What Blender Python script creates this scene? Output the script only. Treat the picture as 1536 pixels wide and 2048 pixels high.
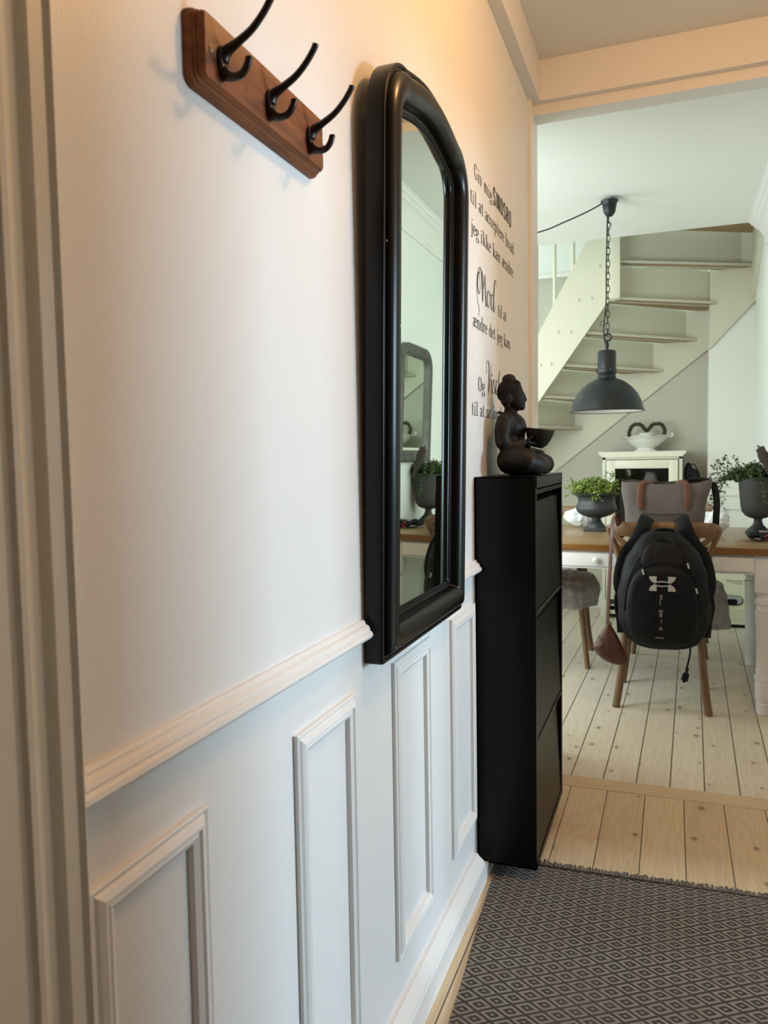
import bpy, math, random
from mathutils import Vector, Matrix, noise
for o in list(bpy.data.objects): bpy.data.objects.remove(o)
S = bpy.context.scene
COL = S.collection
random.seed(7)
PI = math.pi
# ---------------------------------------------------------------- camera
FPX = 1550.0
cam = bpy.data.cameras.new('camera'); camo = bpy.data.objects.new('camera', cam); COL.objects.link(camo)
yaw, pitch, roll = math.radians(20.45), math.radians(3.89), math.radians(0.97)
fv = Vector((-math.sin(yaw)*math.cos(pitch), math.cos(yaw)*math.cos(pitch), -math.sin(pitch)))
rv = Vector((math.cos(yaw), math.sin(yaw), 0)); dv = fv.cross(rv)
r2 = rv*math.cos(roll)+dv*math.sin(roll); d2 = -rv*math.sin(roll)+dv*math.cos(roll)
CAM = Vector((0.51, 0, 1.18))
camo.matrix_world = Matrix(((r2.x, -d2.x, -fv.x, CAM.x), (r2.y, -d2.y, -fv.y, CAM.y), (r2.z, -d2.z, -fv.z, CAM.z), (0, 0, 0, 1)))
cam.sensor_fit = 'HORIZONTAL'; cam.sensor_width = 36.0; cam.lens = 36.0*FPX/1536.0
cam.clip_start = 0.02; cam.clip_end = 60
cam.dof.use_dof = True; cam.dof.focus_distance = 1.75; cam.dof.aperture_fstop = 9.5
S.camera = camo
# ---------------------------------------------------------------- exposure, world, lamps
S.view_settings.view_transform = 'Standard'; S.view_settings.look = 'None'
S.view_settings.exposure = 0.0; S.view_settings.gamma = 1.0
S.view_settings.use_curve_mapping = False
W = bpy.data.worlds.new('world'); S.world = W; W.use_nodes = True
W.node_tree.nodes['Background'].inputs[0].default_value = (0.80, 0.92, 1.0, 1)
W.node_tree.nodes['Background'].inputs[1].default_value = 1.0
def area(name, loc, aim, sx, sy, power, col, spread=180):
    l = bpy.data.lights.new(name, 'AREA'); l.shape = 'RECTANGLE'; l.size = sx; l.size_y = sy
    l.energy = power; l.color = col; l.spread = math.radians(spread)
    o = bpy.data.objects.new(name, l); COL.objects.link(o); o.location = loc
    o.rotation_euler = (Vector(aim)-Vector(loc)).to_track_quat('-Z', 'Y').to_euler()
    return o
area('daylight_dining_window', (-2.86, 4.08, 1.42), (0, 4.15, 1.25), 1.7, 1.3, 56, (0.88, 1.0, 0.98))
area('fill_dining_front_added', (-.93, 2.93, 1.45), (-.7, 5.2, 1.0), 1.1, 1.3, 52, (0.89, 1.0, 0.98))  # added fill lamp, brightens table and chair side from the front
area('daylight_side_room_window', (4.52, 2.55, 1.68), (1.4, 1.9, 1.1), 0.75, 1.2, 186, (0.59, 0.82, 1.0))
area('daylight_upper_window', (-2.86, 5.8, 3.7), (0, 5.6, 3.0), 1.2, 1.0, 60, (0.86, 1.0, 0.96))
pl = bpy.data.lights.new('hall_ceiling_lamp', 'POINT'); pl.energy = 25; pl.color = (1.0, 0.54, 0.22); pl.shadow_soft_size = 0.05
plo = bpy.data.objects.new('hall_ceiling_lamp', pl); COL.objects.link(plo); plo.location = (0.80, 1.58, 2.48)
# ---------------------------------------------------------------- materials
def srgb(c):
    return tuple((x/12.92 if x <= .04045 else ((x+.055)/1.055)**2.4) for x in c)
def hexc(h): return srgb([int(h[i:i+2], 16)/255 for i in (0, 2, 4)])
MATS = {}
def mat(name, col, rough=.5, metal=0, spec=.5, bump=0, bscale=40, var=0, vscale=8, trans=0, coat=0, stretch=(1, 1, 1), sheen=0):
    m = bpy.data.materials.new(name); m.use_nodes = True; nt = m.node_tree; b = nt.nodes['Principled BSDF']
    c = hexc(col) if isinstance(col, str) else col
    b.inputs['Base Color'].default_value = (*c, 1); b.inputs['Roughness'].default_value = rough
    b.inputs['Metallic'].default_value = metal; b.inputs['Specular IOR Level'].default_value = spec
    b.inputs['Transmission Weight'].default_value = trans; b.inputs['Coat Weight'].default_value = coat
    b.inputs['Sheen Weight'].default_value = sheen
    tc = nt.nodes.new('ShaderNodeTexCoord'); mp = nt.nodes.new('ShaderNodeMapping'); mp.inputs['Scale'].default_value = stretch
    nt.links.new(tc.outputs['Object'], mp.inputs[0])
    if var:
        n = nt.nodes.new('ShaderNodeTexNoise'); n.inputs['Scale'].default_value = vscale; n.inputs['Detail'].default_value = 5
        nt.links.new(mp.outputs[0], n.inputs['Vector'])
        r = nt.nodes.new('ShaderNodeValToRGB'); r.color_ramp.elements[0].position = .3; r.color_ramp.elements[1].position = .7
        r.color_ramp.elements[0].color = (*[x*(1-var) for x in c], 1); r.color_ramp.elements[1].color = (*[min(1, x*(1+var)) for x in c], 1)
        nt.links.new(n.outputs[0], r.inputs[0]); nt.links.new(r.outputs[0], b.inputs['Base Color'])
    if bump:
        n2 = nt.nodes.new('ShaderNodeTexNoise'); n2.inputs['Scale'].default_value = bscale; n2.inputs['Detail'].default_value = 4
        nt.links.new(mp.outputs[0], n2.inputs['Vector'])
        bp = nt.nodes.new('ShaderNodeBump'); bp.inputs['Strength'].default_value = bump; bp.inputs['Distance'].default_value = .002
        nt.links.new(n2.outputs[0], bp.inputs['Height']); nt.links.new(bp.outputs[0], b.inputs['Normal'])
    MATS[name] = m
    return m
class NT:
    """small helper for writing node maths"""
    def __init__(s, m): s.nt = m.node_tree; s.b = s.nt.nodes['Principled BSDF']
    def n(s, t, **k):
        x = s.nt.nodes.new(t)
        for a, v in k.items(): setattr(x, a, v)
        return x
    def link(s, a, b): s.nt.links.new(a, b)
    def m(s, op, a, b=None, c=None):
        x = s.nt.nodes.new('ShaderNodeMath'); x.operation = op
        for i, v in enumerate((a, b, c)):
            if v is None: continue
            if isinstance(v, (int, float)): x.inputs[i].default_value = v
            else: s.nt.links.new(v, x.inputs[i])
        return x.outputs[0]
    def mix(s, f, a, b):
        x = s.nt.nodes.new('ShaderNodeMix'); x.data_type = 'RGBA'
        for i, v in ((0, f), (6, a), (7, b)):
            if isinstance(v, (int, float)): x.inputs[i].default_value = v
            elif isinstance(v, tuple): x.inputs[i].default_value = (*v, 1)
            else: s.nt.links.new(v, x.inputs[i])
        return x.outputs[2]
    def ramp(s, f, stops):
        x = s.nt.nodes.new('ShaderNodeValToRGB'); e = x.color_ramp.elements
        while len(e) > len(stops): e.remove(e[-1])
        while len(e) < len(stops): e.new(1)
        for i, (p, c) in enumerate(stops): e[i].position = p; e[i].color = (*c, 1) if isinstance(c, tuple) else (c, c, c, 1)
        s.nt.links.new(f, x.inputs[0]); return x.outputs[0]
def plank_mat(name, base, dark, seam, width, x0, along='Y', rough=.45, knots=True, gap=.012, rot=0.0, contrast=1.0):
    m = mat(name, base, rough); t = NT(m)
    tc = t.n('ShaderNodeTexCoord'); mp = t.n('ShaderNodeMapping'); mp.inputs['Rotation'].default_value = (0, 0, rot)
    t.link(tc.outputs['Object'], mp.inputs[0]); sp = t.n('ShaderNodeSeparateXYZ'); t.link(mp.outputs[0], sp.inputs[0])
    u, v = (sp.outputs[0], sp.outputs[1]) if along == 'Y' else (sp.outputs[1], sp.outputs[0])
    k = t.m('DIVIDE', t.m('SUBTRACT', u, x0), width)
    idx = t.m('FLOOR', k); fr = t.m('SUBTRACT', k, idx)
    edge = t.m('MINIMUM', fr, t.m('SUBTRACT', 1, fr))
    wn = t.n('ShaderNodeTexWhiteNoise', noise_dimensions='1D'); t.link(idx, wn.inputs['W'])
    cv = t.n('ShaderNodeCombineXYZ'); t.link(t.m('MULTIPLY', u, 14), cv.inputs[0]); t.link(t.m('ADD', t.m('MULTIPLY', v, 1.3), t.m('MULTIPLY', wn.outputs[0], 37)), cv.inputs[1]); t.link(t.m('MULTIPLY', idx, 3.3), cv.inputs[2])
    n1 = t.n('ShaderNodeTexNoise'); n1.inputs['Scale'].default_value = 1.0; n1.inputs['Detail'].default_value = 2; t.link(cv.outputs[0], n1.inputs['Vector'])
    rings = t.m('SINE', t.m('MULTIPLY', t.m('ADD', n1.outputs[0], t.m('MULTIPLY', u, .6)), 70))
    cv2 = t.n('ShaderNodeCombineXYZ'); t.link(t.m('MULTIPLY', u, 260), cv2.inputs[0]); t.link(t.m('MULTIPLY', v, 6), cv2.inputs[1]); t.link(idx, cv2.inputs[2])
    n2 = t.n('ShaderNodeTexNoise'); n2.inputs['Scale'].default_value = 1.0; n2.inputs['Detail'].default_value = 3; t.link(cv2.outputs[0], n2.inputs['Vector'])
    g = t.m('ADD', t.m('MULTIPLY', t.m('ADD', t.m('MULTIPLY', rings, .5), .5), .22*contrast), t.m('MULTIPLY', n2.outputs[0], .4*contrast))
    g = t.m('ADD', g, t.m('MULTIPLY', wn.outputs[0], .28*contrast))
    col = t.mix(g, hexc(base), hexc(dark))
    if knots:
        cv3 = t.n('ShaderNodeCombineXYZ'); t.link(t.m('ADD', k, t.m('MULTIPLY', wn.outputs[0], 5)), cv3.inputs[0]); t.link(t.m('MULTIPLY', v, 5.5), cv3.inputs[1])
        vo = t.n('ShaderNodeTexVoronoi', voronoi_dimensions='2D'); vo.inputs['Scale'].default_value = 1.0; vo.inputs['Randomness'].default_value = 1.0; t.link(cv3.outputs[0], vo.inputs['Vector'])
        vs = t.n('ShaderNodeSeparateColor'); t.link(vo.outputs['Color'], vs.inputs[0])
        rad = t.m('MULTIPLY', t.m('GREATER_THAN', vs.outputs[0], .5), t.m('ADD', .035, t.m('MULTIPLY', vs.outputs[1], .07)))
        kn = t.ramp(t.m('DIVIDE', vo.outputs['Distance'], t.m('ADD', rad, .0001)), [(0, 1.0), (.75, .85), (1.0, 0.0)])
        halo = t.ramp(t.m('DIVIDE', vo.outputs['Distance'], t.m('ADD', t.m('MULTIPLY', rad, 3.0), .0001)), [(0, .5), (1.0, 0.0)])
        col = t.mix(halo, col, hexc(dark)); col = t.mix(t.m('MULTIPLY', kn, .7), col, srgb((.42, .32, .22)))
    sm = t.m('LESS_THAN', edge, gap)
    col = t.mix(t.m('MULTIPLY', sm, .92), col, hexc(seam)); t.link(col, t.b.inputs['Base Color'])
    bp = t.n('ShaderNodeBump'); bp.inputs['Strength'].default_value = .4; bp.inputs['Distance'].default_value = .002
    t.link(t.m('SUBTRACT', t.m('MULTIPLY', n2.outputs[0], .3), sm), bp.inputs['Height']); t.link(bp.outputs[0], t.b.inputs['Normal'])
    return m
M_WALL = mat('painted_wallpaper', (.80, .785, .765), .42, spec=.4, bump=.25, bscale=260)
M_TRIM = mat('white_gloss_paint', (.82, .80, .775), .33, spec=.5)
M_CASING = mat('cream_gloss_paint', (.72, .70, .62), .35)
M_CEIL = mat('ceiling_paint', (.80, .80, .77), .8)
M_DWALL = mat('dining_wall_paint', (.76, .78, .73), .6)
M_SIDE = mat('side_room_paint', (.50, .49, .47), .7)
M_DIM = mat('dark_back_wall', (.30, .29, .28), .7)  # unseen wall behind the camera, darkened to cut bounce light in the hall
M_STAIR = mat('stair_paint', (.60, .59, .47), .5)
M_NICHE = mat('beige_grey_shaded_wall', (.52, .51, .43), .7)
M_STAIRW = mat('stair_tread_pine', '9c805c', .55, var=.15, vscale=5, stretch=(2, 30, 8))
M_FLOORH = plank_mat('hall_pine_planks', 'dfcdac', 'b99f7b', '3a2c1e', .1252, .304)
M_FLOORD = plank_mat('dining_pine_planks', 'e4ddcd', 'c5b8a0', '574a38', .1145, .332, rot=.022, gap=.02)
M_THRESH = plank_mat('threshold_pine', 'dccaa8', 'b99f7b', '6a573c', .3, 2.70, along='X', knots=True, gap=.001)
M_BLACK = mat('black_powder_coated_steel', (.002, .0024, .0024), .38, spec=.18)
M_MFRAME = mat('black_satin_lacquer', (.0018, .0016, .0015), .28, spec=.28)
M_CHIP = mat('chipped_white_gesso', (.7, .7, .68), .7)
M_GLASS = mat('mirror_silvering', (.80, .88, .82), .012, metal=1)
M_RACK = mat('stained_oak', '7d4826', .5, spec=.3, var=.45, vscale=7, stretch=(10, 1.2, 10))
M_IRON = mat('cast_iron_brown', (.014, .008, .006), .34, metal=.3)
M_BRASS = mat('aged_brass_screw', (.16, .11, .06), .5, metal=.6)
M_VINYL = mat('dark_vinyl_lettering', (.055, .055, .05), .6)
M_BUDDHA = mat('dark_brown_resin', (.010, .0075, .006), .55, spec=.25, bump=.15, bscale=200)
M_PENDANT = mat('black_enamel', (.009, .0115, .013), .42, spec=.4)
M_PENDIN = mat('white_enamel', (.8, .8, .78), .4)
M_CHAIR = mat('honey_bentwood', '725639', .42, var=.2, vscale=6, stretch=(6, 6, 1))
M_RATTAN = mat('woven_rattan', '9c8461', .7, bump=.6, bscale=140)
M_TABTOP = plank_mat('table_top_oak', 'a88c66', '7d6142', '4c3a26', .14, 3.70, along='X', rough=.35, knots=False, gap=.012)
M_TABPAINT = mat('table_grey_white_paint', (.77, .775, .79), .45, var=.04, vscale=3)
M_EDGE = mat('table_edge_stain', '7a5220', .4, var=.2, vscale=6, stretch=(1, 8, 8))
M_PACK = mat('black_nylon', (.0025, .0035, .006), .6, spec=.25, bump=.6, bscale=50)
M_LOGO = mat('silver_print', (.45, .46, .45), .45)
M_TOTE = mat('grey_canvas', '5e5754', .85, bump=.6, bscale=300, var=.12, vscale=9)
M_TOTED = mat('dark_webbing', (.012, .011, .010), .8, spec=.2)
M_TAN = mat('tan_leather_straps', '5f3924', .55, var=.15, vscale=10)
M_COGNAC = mat('brown_pebbled_leather', '4a2417', .45, bump=.5, bscale=160, var=.2, vscale=14)
M_URN = mat('matt_anthracite_zinc', (.022, .026, .030), .5, bump=.2, bscale=90, var=.2, vscale=12)
M_URNS = mat('anthracite_stone', (.045, .045, .043), .75, bump=.3, bscale=120)
M_LEAF = mat('small_green_leaves', (.17, .24, .04), .5, var=.5, vscale=30)
M_LEAFD = mat('dark_green_leaves', (.05, .085, .022), .5, var=.5, vscale=30)
M_STEM = mat('thin_stems', (.13, .12, .05), .6)
M_CREAM = mat('cream_lacquer', (.72, .71, .58), .4)
M_WHITEG = mat('white_glaze', (.80, .80, .74), .2)
M_DARK = mat('dark_interior', (.05, .042, .034), .7)
M_GREENV = mat('dark_moss_wreath', (.035, .04, .02), .9, bump=1, bscale=120)
M_PLASTIC = mat('white_plastic_bag', (.80, .83, .86), .35, bump=.7, bscale=25)
M_SHEEP = mat('grey_felt_sheepskin', (.36, .34, .32), .95, bump=1, bscale=180, var=.2, vscale=30, sheen=.4)
M_HEAT = mat('cream_plastic', (.84, .84, .62), .4)
M_GREYP = mat('grey_plastic', (.45, .48, .5), .35)
M_INK = mat('grey_ink', (.13, .13, .12), .5)
M_RED = mat('red_plastic', (.5, .012, .02), .4)
M_DKGLASS = mat('cabinet_glass', (.9, .92, .9), .02, trans=1.0)
M_WMIRF = mat('worn_grey_black_frame', (.09, .085, .075), .45, var=.3, vscale=12)
M_BULB = mat('wood_brown', '7c4a2c', .5)
# rug: nested diamonds
M_RUG = mat('diamond_weave_cotton', (.2, .18, .16), .95); t = NT(M_RUG)
tc = t.n('ShaderNodeTexCoord'); ns = t.n('ShaderNodeTexNoise'); ns.inputs['Scale'].default_value = 9; t.link(tc.outputs['Object'], ns.inputs['Vector'])
sp = t.n('ShaderNodeSeparateXYZ'); t.link(tc.outputs['Object'], sp.inputs[0])
RU, RV = 0.0660, 0.0440
u = t.m('DIVIDE', t.m('ADD', sp.outputs[0], t.m('MULTIPLY', ns.outputs[0], .006)), RU); v = t.m('DIVIDE', t.m('ADD', sp.outputs[1], t.m('MULTIPLY', ns.outputs[0], .01)), RV)
def tri(x):
    return t.m('MULTIPLY', t.m('ABSOLUTE', t.m('SUBTRACT', t.m('SUBTRACT', x, t.m('FLOOR', x)), .5)), 2)
D = t.m('ADD', tri(u), tri(v)); D = t.m('MINIMUM', D, t.m('SUBTRACT', 2, D))
wv = t.m('COSINE', t.m('MULTIPLY', D, 2*PI*1.5))
n3 = t.n('ShaderNodeTexNoise'); n3.inputs['Scale'].default_value = 420; t.link(tc.outputs['Object'], n3.inputs['Vector'])
cl = t.n('ShaderNodeCombineXYZ'); t.link(t.m('MULTIPLY', sp.outputs[0], 900), cl.inputs[0]); t.link(t.m('MULTIPLY', sp.outputs[1], 160), cl.inputs[1])
n4 = t.n('ShaderNodeTexNoise'); n4.inputs['Scale'].default_value = 1; t.link(cl.outputs[0], n4.inputs['Vector'])
h = t.m('ADD', t.m('MULTIPLY', wv, .5), .5)
hh = t.m('ADD', h, t.m('MULTIPLY', t.m('SUBTRACT', n4.outputs[0], .5), .8))
col = t.ramp(hh, [(.22, hexc('38322c')), (.72, hexc('8a8175'))])
nb = t.n('ShaderNodeTexNoise'); nb.inputs['Scale'].default_value = 5; t.link(tc.outputs['Object'], nb.inputs['Vector'])
col = t.mix(t.ramp(nb.outputs[0], [(.45, 0.0), (.75, .35)]), col, hexc('6d564c')); t.link(col, t.b.inputs['Base Color'])
bp = t.n('ShaderNodeBump'); bp.inputs['Strength'].default_value = .9; bp.inputs['Distance'].default_value = .003
t.link(t.m('ADD', h, t.m('MULTIPLY', n4.outputs[0], .6)), bp.inputs['Height']); t.link(bp.outputs[0], t.b.inputs['Normal'])
M_FRINGE = mat('grey_brown_yarn', '6f675f', .95, var=.3, vscale=60)
# ---------------------------------------------------------------- mesh helpers
class MB:
    def __init__(s): s.v = []; s.f = []; s.mi = []; s.cur = 0
    def add(s, vs, fs):
        b = len(s.v); s.v += [tuple(p) for p in vs]; s.f += [tuple(i+b for i in f) for f in fs]; s.mi += [s.cur]*len(fs); return s
    def box(s, x0, x1, y0, y1, z0, z1, bv=0):
        if bv <= 0:
            v = [(x, y, z) for x in (x0, x1) for y in (y0, y1) for z in (z0, z1)]
            return s.add(v, [(0, 1, 3, 2), (4, 6, 7, 5), (0, 4, 5, 1), (2, 3, 7, 6), (0, 2, 6, 4), (1, 5, 7, 3)])
        import bmesh
        bm = bmesh.new(); bmesh.ops.create_cube(bm, size=1)
        for q in bm.verts: q.co = Vector(((x0+x1)/2+q.co.x*(x1-x0), (y0+y1)/2+q.co.y*(y1-y0), (z0+z1)/2+q.co.z*(z1-z0)))
        bmesh.ops.bevel(bm, geom=bm.edges[:], offset=bv, segments=2, profile=.6, affect='EDGES')
        bm.verts.index_update(); s.add([q.co[:] for q in bm.verts], [[q.index for q in f.verts] for f in bm.faces]); bm.free(); return s
    def prism(s, poly, a, b, axis):
        """poly: 2D points in the two other axes (in x,y,z order); extruded from a to b along axis"""
        def P(p, c):
            return {'X': (c, p[0], p[1]), 'Y': (p[0], c, p[1]), 'Z': (p[0], p[1], c)}[axis]
        n = len(poly); v = [P(p, a) for p in poly]+[P(p, b) for p in poly]
        fs = [(i, (i+1) % n, n+(i+1) % n, n+i) for i in range(n)]+[tuple(range(n))[::-1], tuple(range(n, 2*n))]
        return s.add(v, fs)
    def tube(s, pts, r, n=10, cap=True, flat=1.0, up=None):
        pts = [Vector(p) for p in pts]; m = len(pts); rr = r if isinstance(r, (list, tuple)) else [r]*m
        if len(rr) != m: rr = [rr[0]+(rr[-1]-rr[0])*i/(m-1) for i in range(m)] if len(rr) == 2 else [rr[min(len(rr)-1, int(i*len(rr)/m))] for i in range(m)]
        tg = [(pts[min(i+1, m-1)]-pts[max(i-1, 0)]).normalized() for i in range(m)]
        a = Vector(up) if up else (Vector((0, 0, 1)) if abs(tg[0].z) < .9 else Vector((1, 0, 0)))
        vs = []
        for i in range(m):
            a = (a-tg[i]*a.dot(tg[i])); a = a.normalized() if a.length > 1e-6 else Vector((1, 0, 0)); b = tg[i].cross(a)
            for k in range(n):
                w = 2*PI*k/n; vs.append(pts[i]+(a*math.cos(w)*flat+b*math.sin(w))*rr[i])
        fs = [(i*n+k, i*n+(k+1) % n, (i+1)*n+(k+1) % n, (i+1)*n+k) for i in range(m-1) for k in range(n)]
        if cap: fs += [tuple(range(n))[::-1], tuple(range((m-1)*n, m*n))]
        return s.add(vs, fs)
    def lathe(s, prof, c, n=32, axis='Z', sx=1, sy=1, cap=True):
        vs = []
        for r, z in prof:
            for k in range(n):
                w = 2*PI*k/n; x, y = r*math.cos(w)*sx, r*math.sin(w)*sy
                vs.append({'Z': (c[0]+x, c[1]+y, c[2]+z), 'X': (c[0]+z, c[1]+x, c[2]+y), 'Y': (c[0]+x, c[1]+z, c[2]+y)}[axis])
        m = len(prof)
        fs = [(i*n+k, i*n+(k+1) % n, (i+1)*n+(k+1) % n, (i+1)*n+k) for i in range(m-1) for k in range(n)]
        if cap and prof[0][0] > 1e-6: fs.append(tuple(range(n))[::-1])
        if cap and prof[-1][0] > 1e-6: fs.append(tuple(range((m-1)*n, m*n)))
        return s.add(vs, fs)
    def ell(s, c, r, n=16, rot=None):
        vs = []; R_ = rot or Matrix.Identity(3); m = n//2+1
        for i in range(m):
            a = PI*i/(m-1)
            for k in range(n):
                w = 2*PI*k/n
                vs.append(Vector(c)+R_ @ Vector((r[0]*math.sin(a)*math.cos(w), r[1]*math.sin(a)*math.sin(w), r[2]*math.cos(a))))
        return s.add(vs, [(i*n+k, i*n+(k+1) % n, (i+1)*n+(k+1) % n, (i+1)*n+k) for i in range(m-1) for k in range(n)])
    def quad(s, a, b, c, d): return s.add([a, b, c, d], [(0, 1, 2, 3)])
    def torus(s, c, R, r, n=20, k=8, nrm='Y', sx=1, sz=1):
        pts = []
        for i in range(n+1):
            w = 2*PI*i/n
            if nrm == 'Y': pts.append((c[0]+R*math.cos(w)*sx, c[1], c[2]+R*math.sin(w)*sz))
            elif nrm == 'X': pts.append((c[0], c[1]+R*math.cos(w)*sx, c[2]+R*math.sin(w)*sz))
            else: pts.append((c[0]+R*math.cos(w)*sx, c[1]+R*math.sin(w)*sz, c[2]))
        return s.tube(pts, r, k, cap=False, up={'Y': (0, 1, 0), 'X': (1, 0, 0), 'Z': (0, 0, 1)}[nrm])
def spl(pts, k=8, closed=False):
    """Catmull-Rom through points of any dimension"""
    P = [Vector(p) for p in pts]; out = []; n = len(P)
    for i in range(n if closed else n-1):
        if closed: a, b, c, d = P[i-1], P[i], P[(i+1) % n], P[(i+2) % n]
        else: a, b, c, d = P[max(i-1, 0)], P[i], P[i+1], P[min(i+2, n-1)]
        for j in range(k):
            u_ = j/k
            out.append(.5*((2*b)+(c-a)*u_+(2*a-5*b+4*c-d)*u_*u_+(3*b-a-3*c+d)*u_**3))
    if not closed: out.append(P[-1])
    return out
def wloc(o):
    v = Vector((0, 0, 0))
    while o: v += o.location; o = o.parent
    return v
def obj(name, mb, m, parent=None, smooth=35, label=None, kind=None, **kw):
    me = bpy.data.meshes.new(name)
    ms = m if isinstance(m, (list, tuple)) else [m]
    vs = [Vector(p) for p in mb.v]
    if parent is None:
        lo = Vector([min(p[i] for p in vs) for i in range(3)]); hi = Vector([max(p[i] for p in vs) for i in range(3)])
        base = Vector(((lo.x+hi.x)/2, (lo.y+hi.y)/2, lo.z))
        if kind == 'structure' or kw.get('origin0'): base = Vector((0, 0, 0))
        org = base
    else: org = wloc(parent); base = Vector((0, 0, 0))
    me.from_pydata([tuple(p-org) for p in vs], [], mb.f); me.validate(); me.update()
    for mm in ms: me.materials.append(mm)
    if len(ms) > 1:
        for p, i in zip(me.polygons, mb.mi): p.material_index = i
    import bmesh
    bm = bmesh.new(); bm.from_mesh(me); bmesh.ops.recalc_face_normals(bm, faces=bm.faces[:]); bm.to_mesh(me); bm.free()
    if smooth:
        for p in me.polygons: p.use_smooth = True
        me.set_sharp_from_angle(angle=math.radians(smooth))
    o = bpy.data.objects.new(name, me); COL.objects.link(o); o.location = base
    if parent is not None: o.parent = parent
    if label: o['label'] = label
    if kind: o['kind'] = kind
    return o
def tag(o, label, cat, group=None):
    o['label'] = label; o['category'] = cat
    if group: o['group'] = group
    return o
def thing(name, loc, label, cat, group=None):
    o = bpy.data.objects.new(name, None); COL.objects.link(o); o.location = loc; o.empty_display_size = .05
    return tag(o, label, cat, group)
def struct(name, mb, m, smooth=0): return obj(name, mb, m, smooth=smooth, kind='structure')
def remesh(mb, vox=.006, smooth_it=3, disp=None):
    """fuse overlapping closed shapes into one continuous skin"""
    me = bpy.data.meshes.new('tmp'); me.from_pydata(mb.v, [], mb.f); me.update()
    import bmesh
    bm = bmesh.new(); bm.from_mesh(me); bmesh.ops.recalc_face_normals(bm, faces=bm.faces[:]); bm.to_mesh(me); bm.free()
    o = bpy.data.objects.new('tmp', me); COL.objects.link(o)
    r = o.modifiers.new('r', 'REMESH'); r.mode = 'VOXEL'; r.voxel_size = vox
    if smooth_it: q = o.modifiers.new('s', 'SMOOTH'); q.factor = .5; q.iterations = smooth_it
    dg = bpy.context.evaluated_depsgraph_get(); e = o.evaluated_get(dg).to_mesh()
    out = MB(); vs = [v_.co.copy() for v_ in e.vertices]
    if disp: vs = [disp(p, v_.normal) for p, v_ in zip(vs, e.vertices)]
    out.add(vs, [tuple(p.vertices) for p in e.polygons])
    bpy.data.objects.remove(o); return out
def copy_tree(o, parent=None):
    c = o.copy(); COL.objects.link(c); c.parent = parent
    for ch in list(o.children): copy_tree(ch, c)
    return c
# ================================================================ SETTING
XR = 1.34      # hall right wall
DXR = 1.03     # dining right wall
HC = 2.64; DC = 2.55
# floors
struct('floor', MB().box(-.12, XR, -1.6, 2.765, -.05, 0), M_FLOORH)
struct('floor', MB().box(-2.8, DXR+.35, 2.858, 6.2, -.05, -.0002), M_FLOORD)
struct('trim_1', MB().box(-.12, XR, 2.765, 2.858, -.05, .0015), M_THRESH)
# hall walls
struct('wall_left', MB().box(-.12, 0, -1.6, 3.105, 0, HC), M_WALL)
wr = MB(); wr.box(XR, XR+.12, -1.6, 1.30, 0, HC); wr.box(XR, XR+.12, 2.35, 3.105, 0, HC); wr.box(XR, XR+.12, 1.30, 2.35, 1.84, HC)
struct('wall_right', wr, M_SIDE)
# the side room whose window throws cool light through the doorway onto the panelled wall
sr = MB(); sr.box(XR+.12, 4.6, .3, .4, 0, HC); sr.box(XR+.12, 4.6, 3.11, 3.2, 0, HC)
sr.box(4.6, 4.7, .3, 2.1, 0, HC); sr.box(4.6, 4.7, 3.0, 3.2, 0, HC); sr.box(4.6, 4.7, 2.1, 3.0, 0, 1.02); sr.box(4.6, 4.7, 2.1, 3.0, 2.34, HC)
struct('wall_side_room', sr, M_SIDE)
struct('floor', MB().box(XR, 4.7, .3, 3.2, -.05, -.0001), M_FLOORH)
struct('ceiling', MB().box(XR+.1, 4.7, .3, 3.2, HC, HC+.1), M_SIDE)
wn = MB()
for a, b in ((2.1, 2.15), (2.95, 3.0)): wn.box(4.61, 4.66, a, b, 1.02, 2.34)
for a, b in ((1.02, 1.07), (2.29, 2.34)): wn.box(4.61, 4.66, 2.1, 3.0, a, b)
struct('window_1', wn, M_TRIM)
struct('wall_back', MB().box(-.12, XR+.15, -1.7, -1.6, 0, HC), M_DIM)
wn = MB(); yy = XR+.06
for a, b in ((1.70, 1.75), (2.50, 2.55), (2.10, 2.14)): wn.box(yy, yy+.05, a, b, .25, 2.05)
for a, b in ((.25, .31), (1.99, 2.05), (1.4, 1.44)): wn.box(yy, yy+.05, 1.70, 2.55, a, b)
wno = struct('window_1', wn, M_TRIM)
struct('ceiling', MB().box(-.12, XR+.15, -1.7, 3.0, HC, HC+.1), M_CEIL)
# ceiling box beams (left wall and across the opening)
struct('trim_2', MB().box(0, .039, -1.6, 2.987, 2.493, HC, .0015), M_WALL)
struct('trim_3', MB().box(0, XR, 2.987, 3.105, 2.494, HC, .0015), M_WALL)
# opening lining
jb = MB(); jb.box(0, .012, 2.955, 3.02, 0, 2.493); jb.box(0, .010, 3.019, 3.105, 0, 2.493)
struct('trim_4', jb, M_TRIM)
hd = MB(); hd.box(.0, XR, 3.019, 3.106, 2.456, 2.52, .001)
struct('trim_5', hd, M_TRIM)
# chair rail, swept moulding profile (x out of wall, z)
def moulding(name, prof, y0, y1, m=M_TRIM): return struct(name, MB().prism(prof, y0, y1, 'Y'), m, smooth=25)
rail = [(0, .900), (.006, .9005), (.009, .897), (.009, .894), (.015, .891), (.018, .886), (.0175, .883), (.022, .880), (.0235, .875), (.021, .870), (.013, .868), (.006, .866), (0, .866)]
struct('trim_6', MB().prism(rail, .533, 1.241, 'Y').prism([(x, z) for x, z in rail], 1.84, 2.066, 'Y'), M_TRIM, 30)
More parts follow.
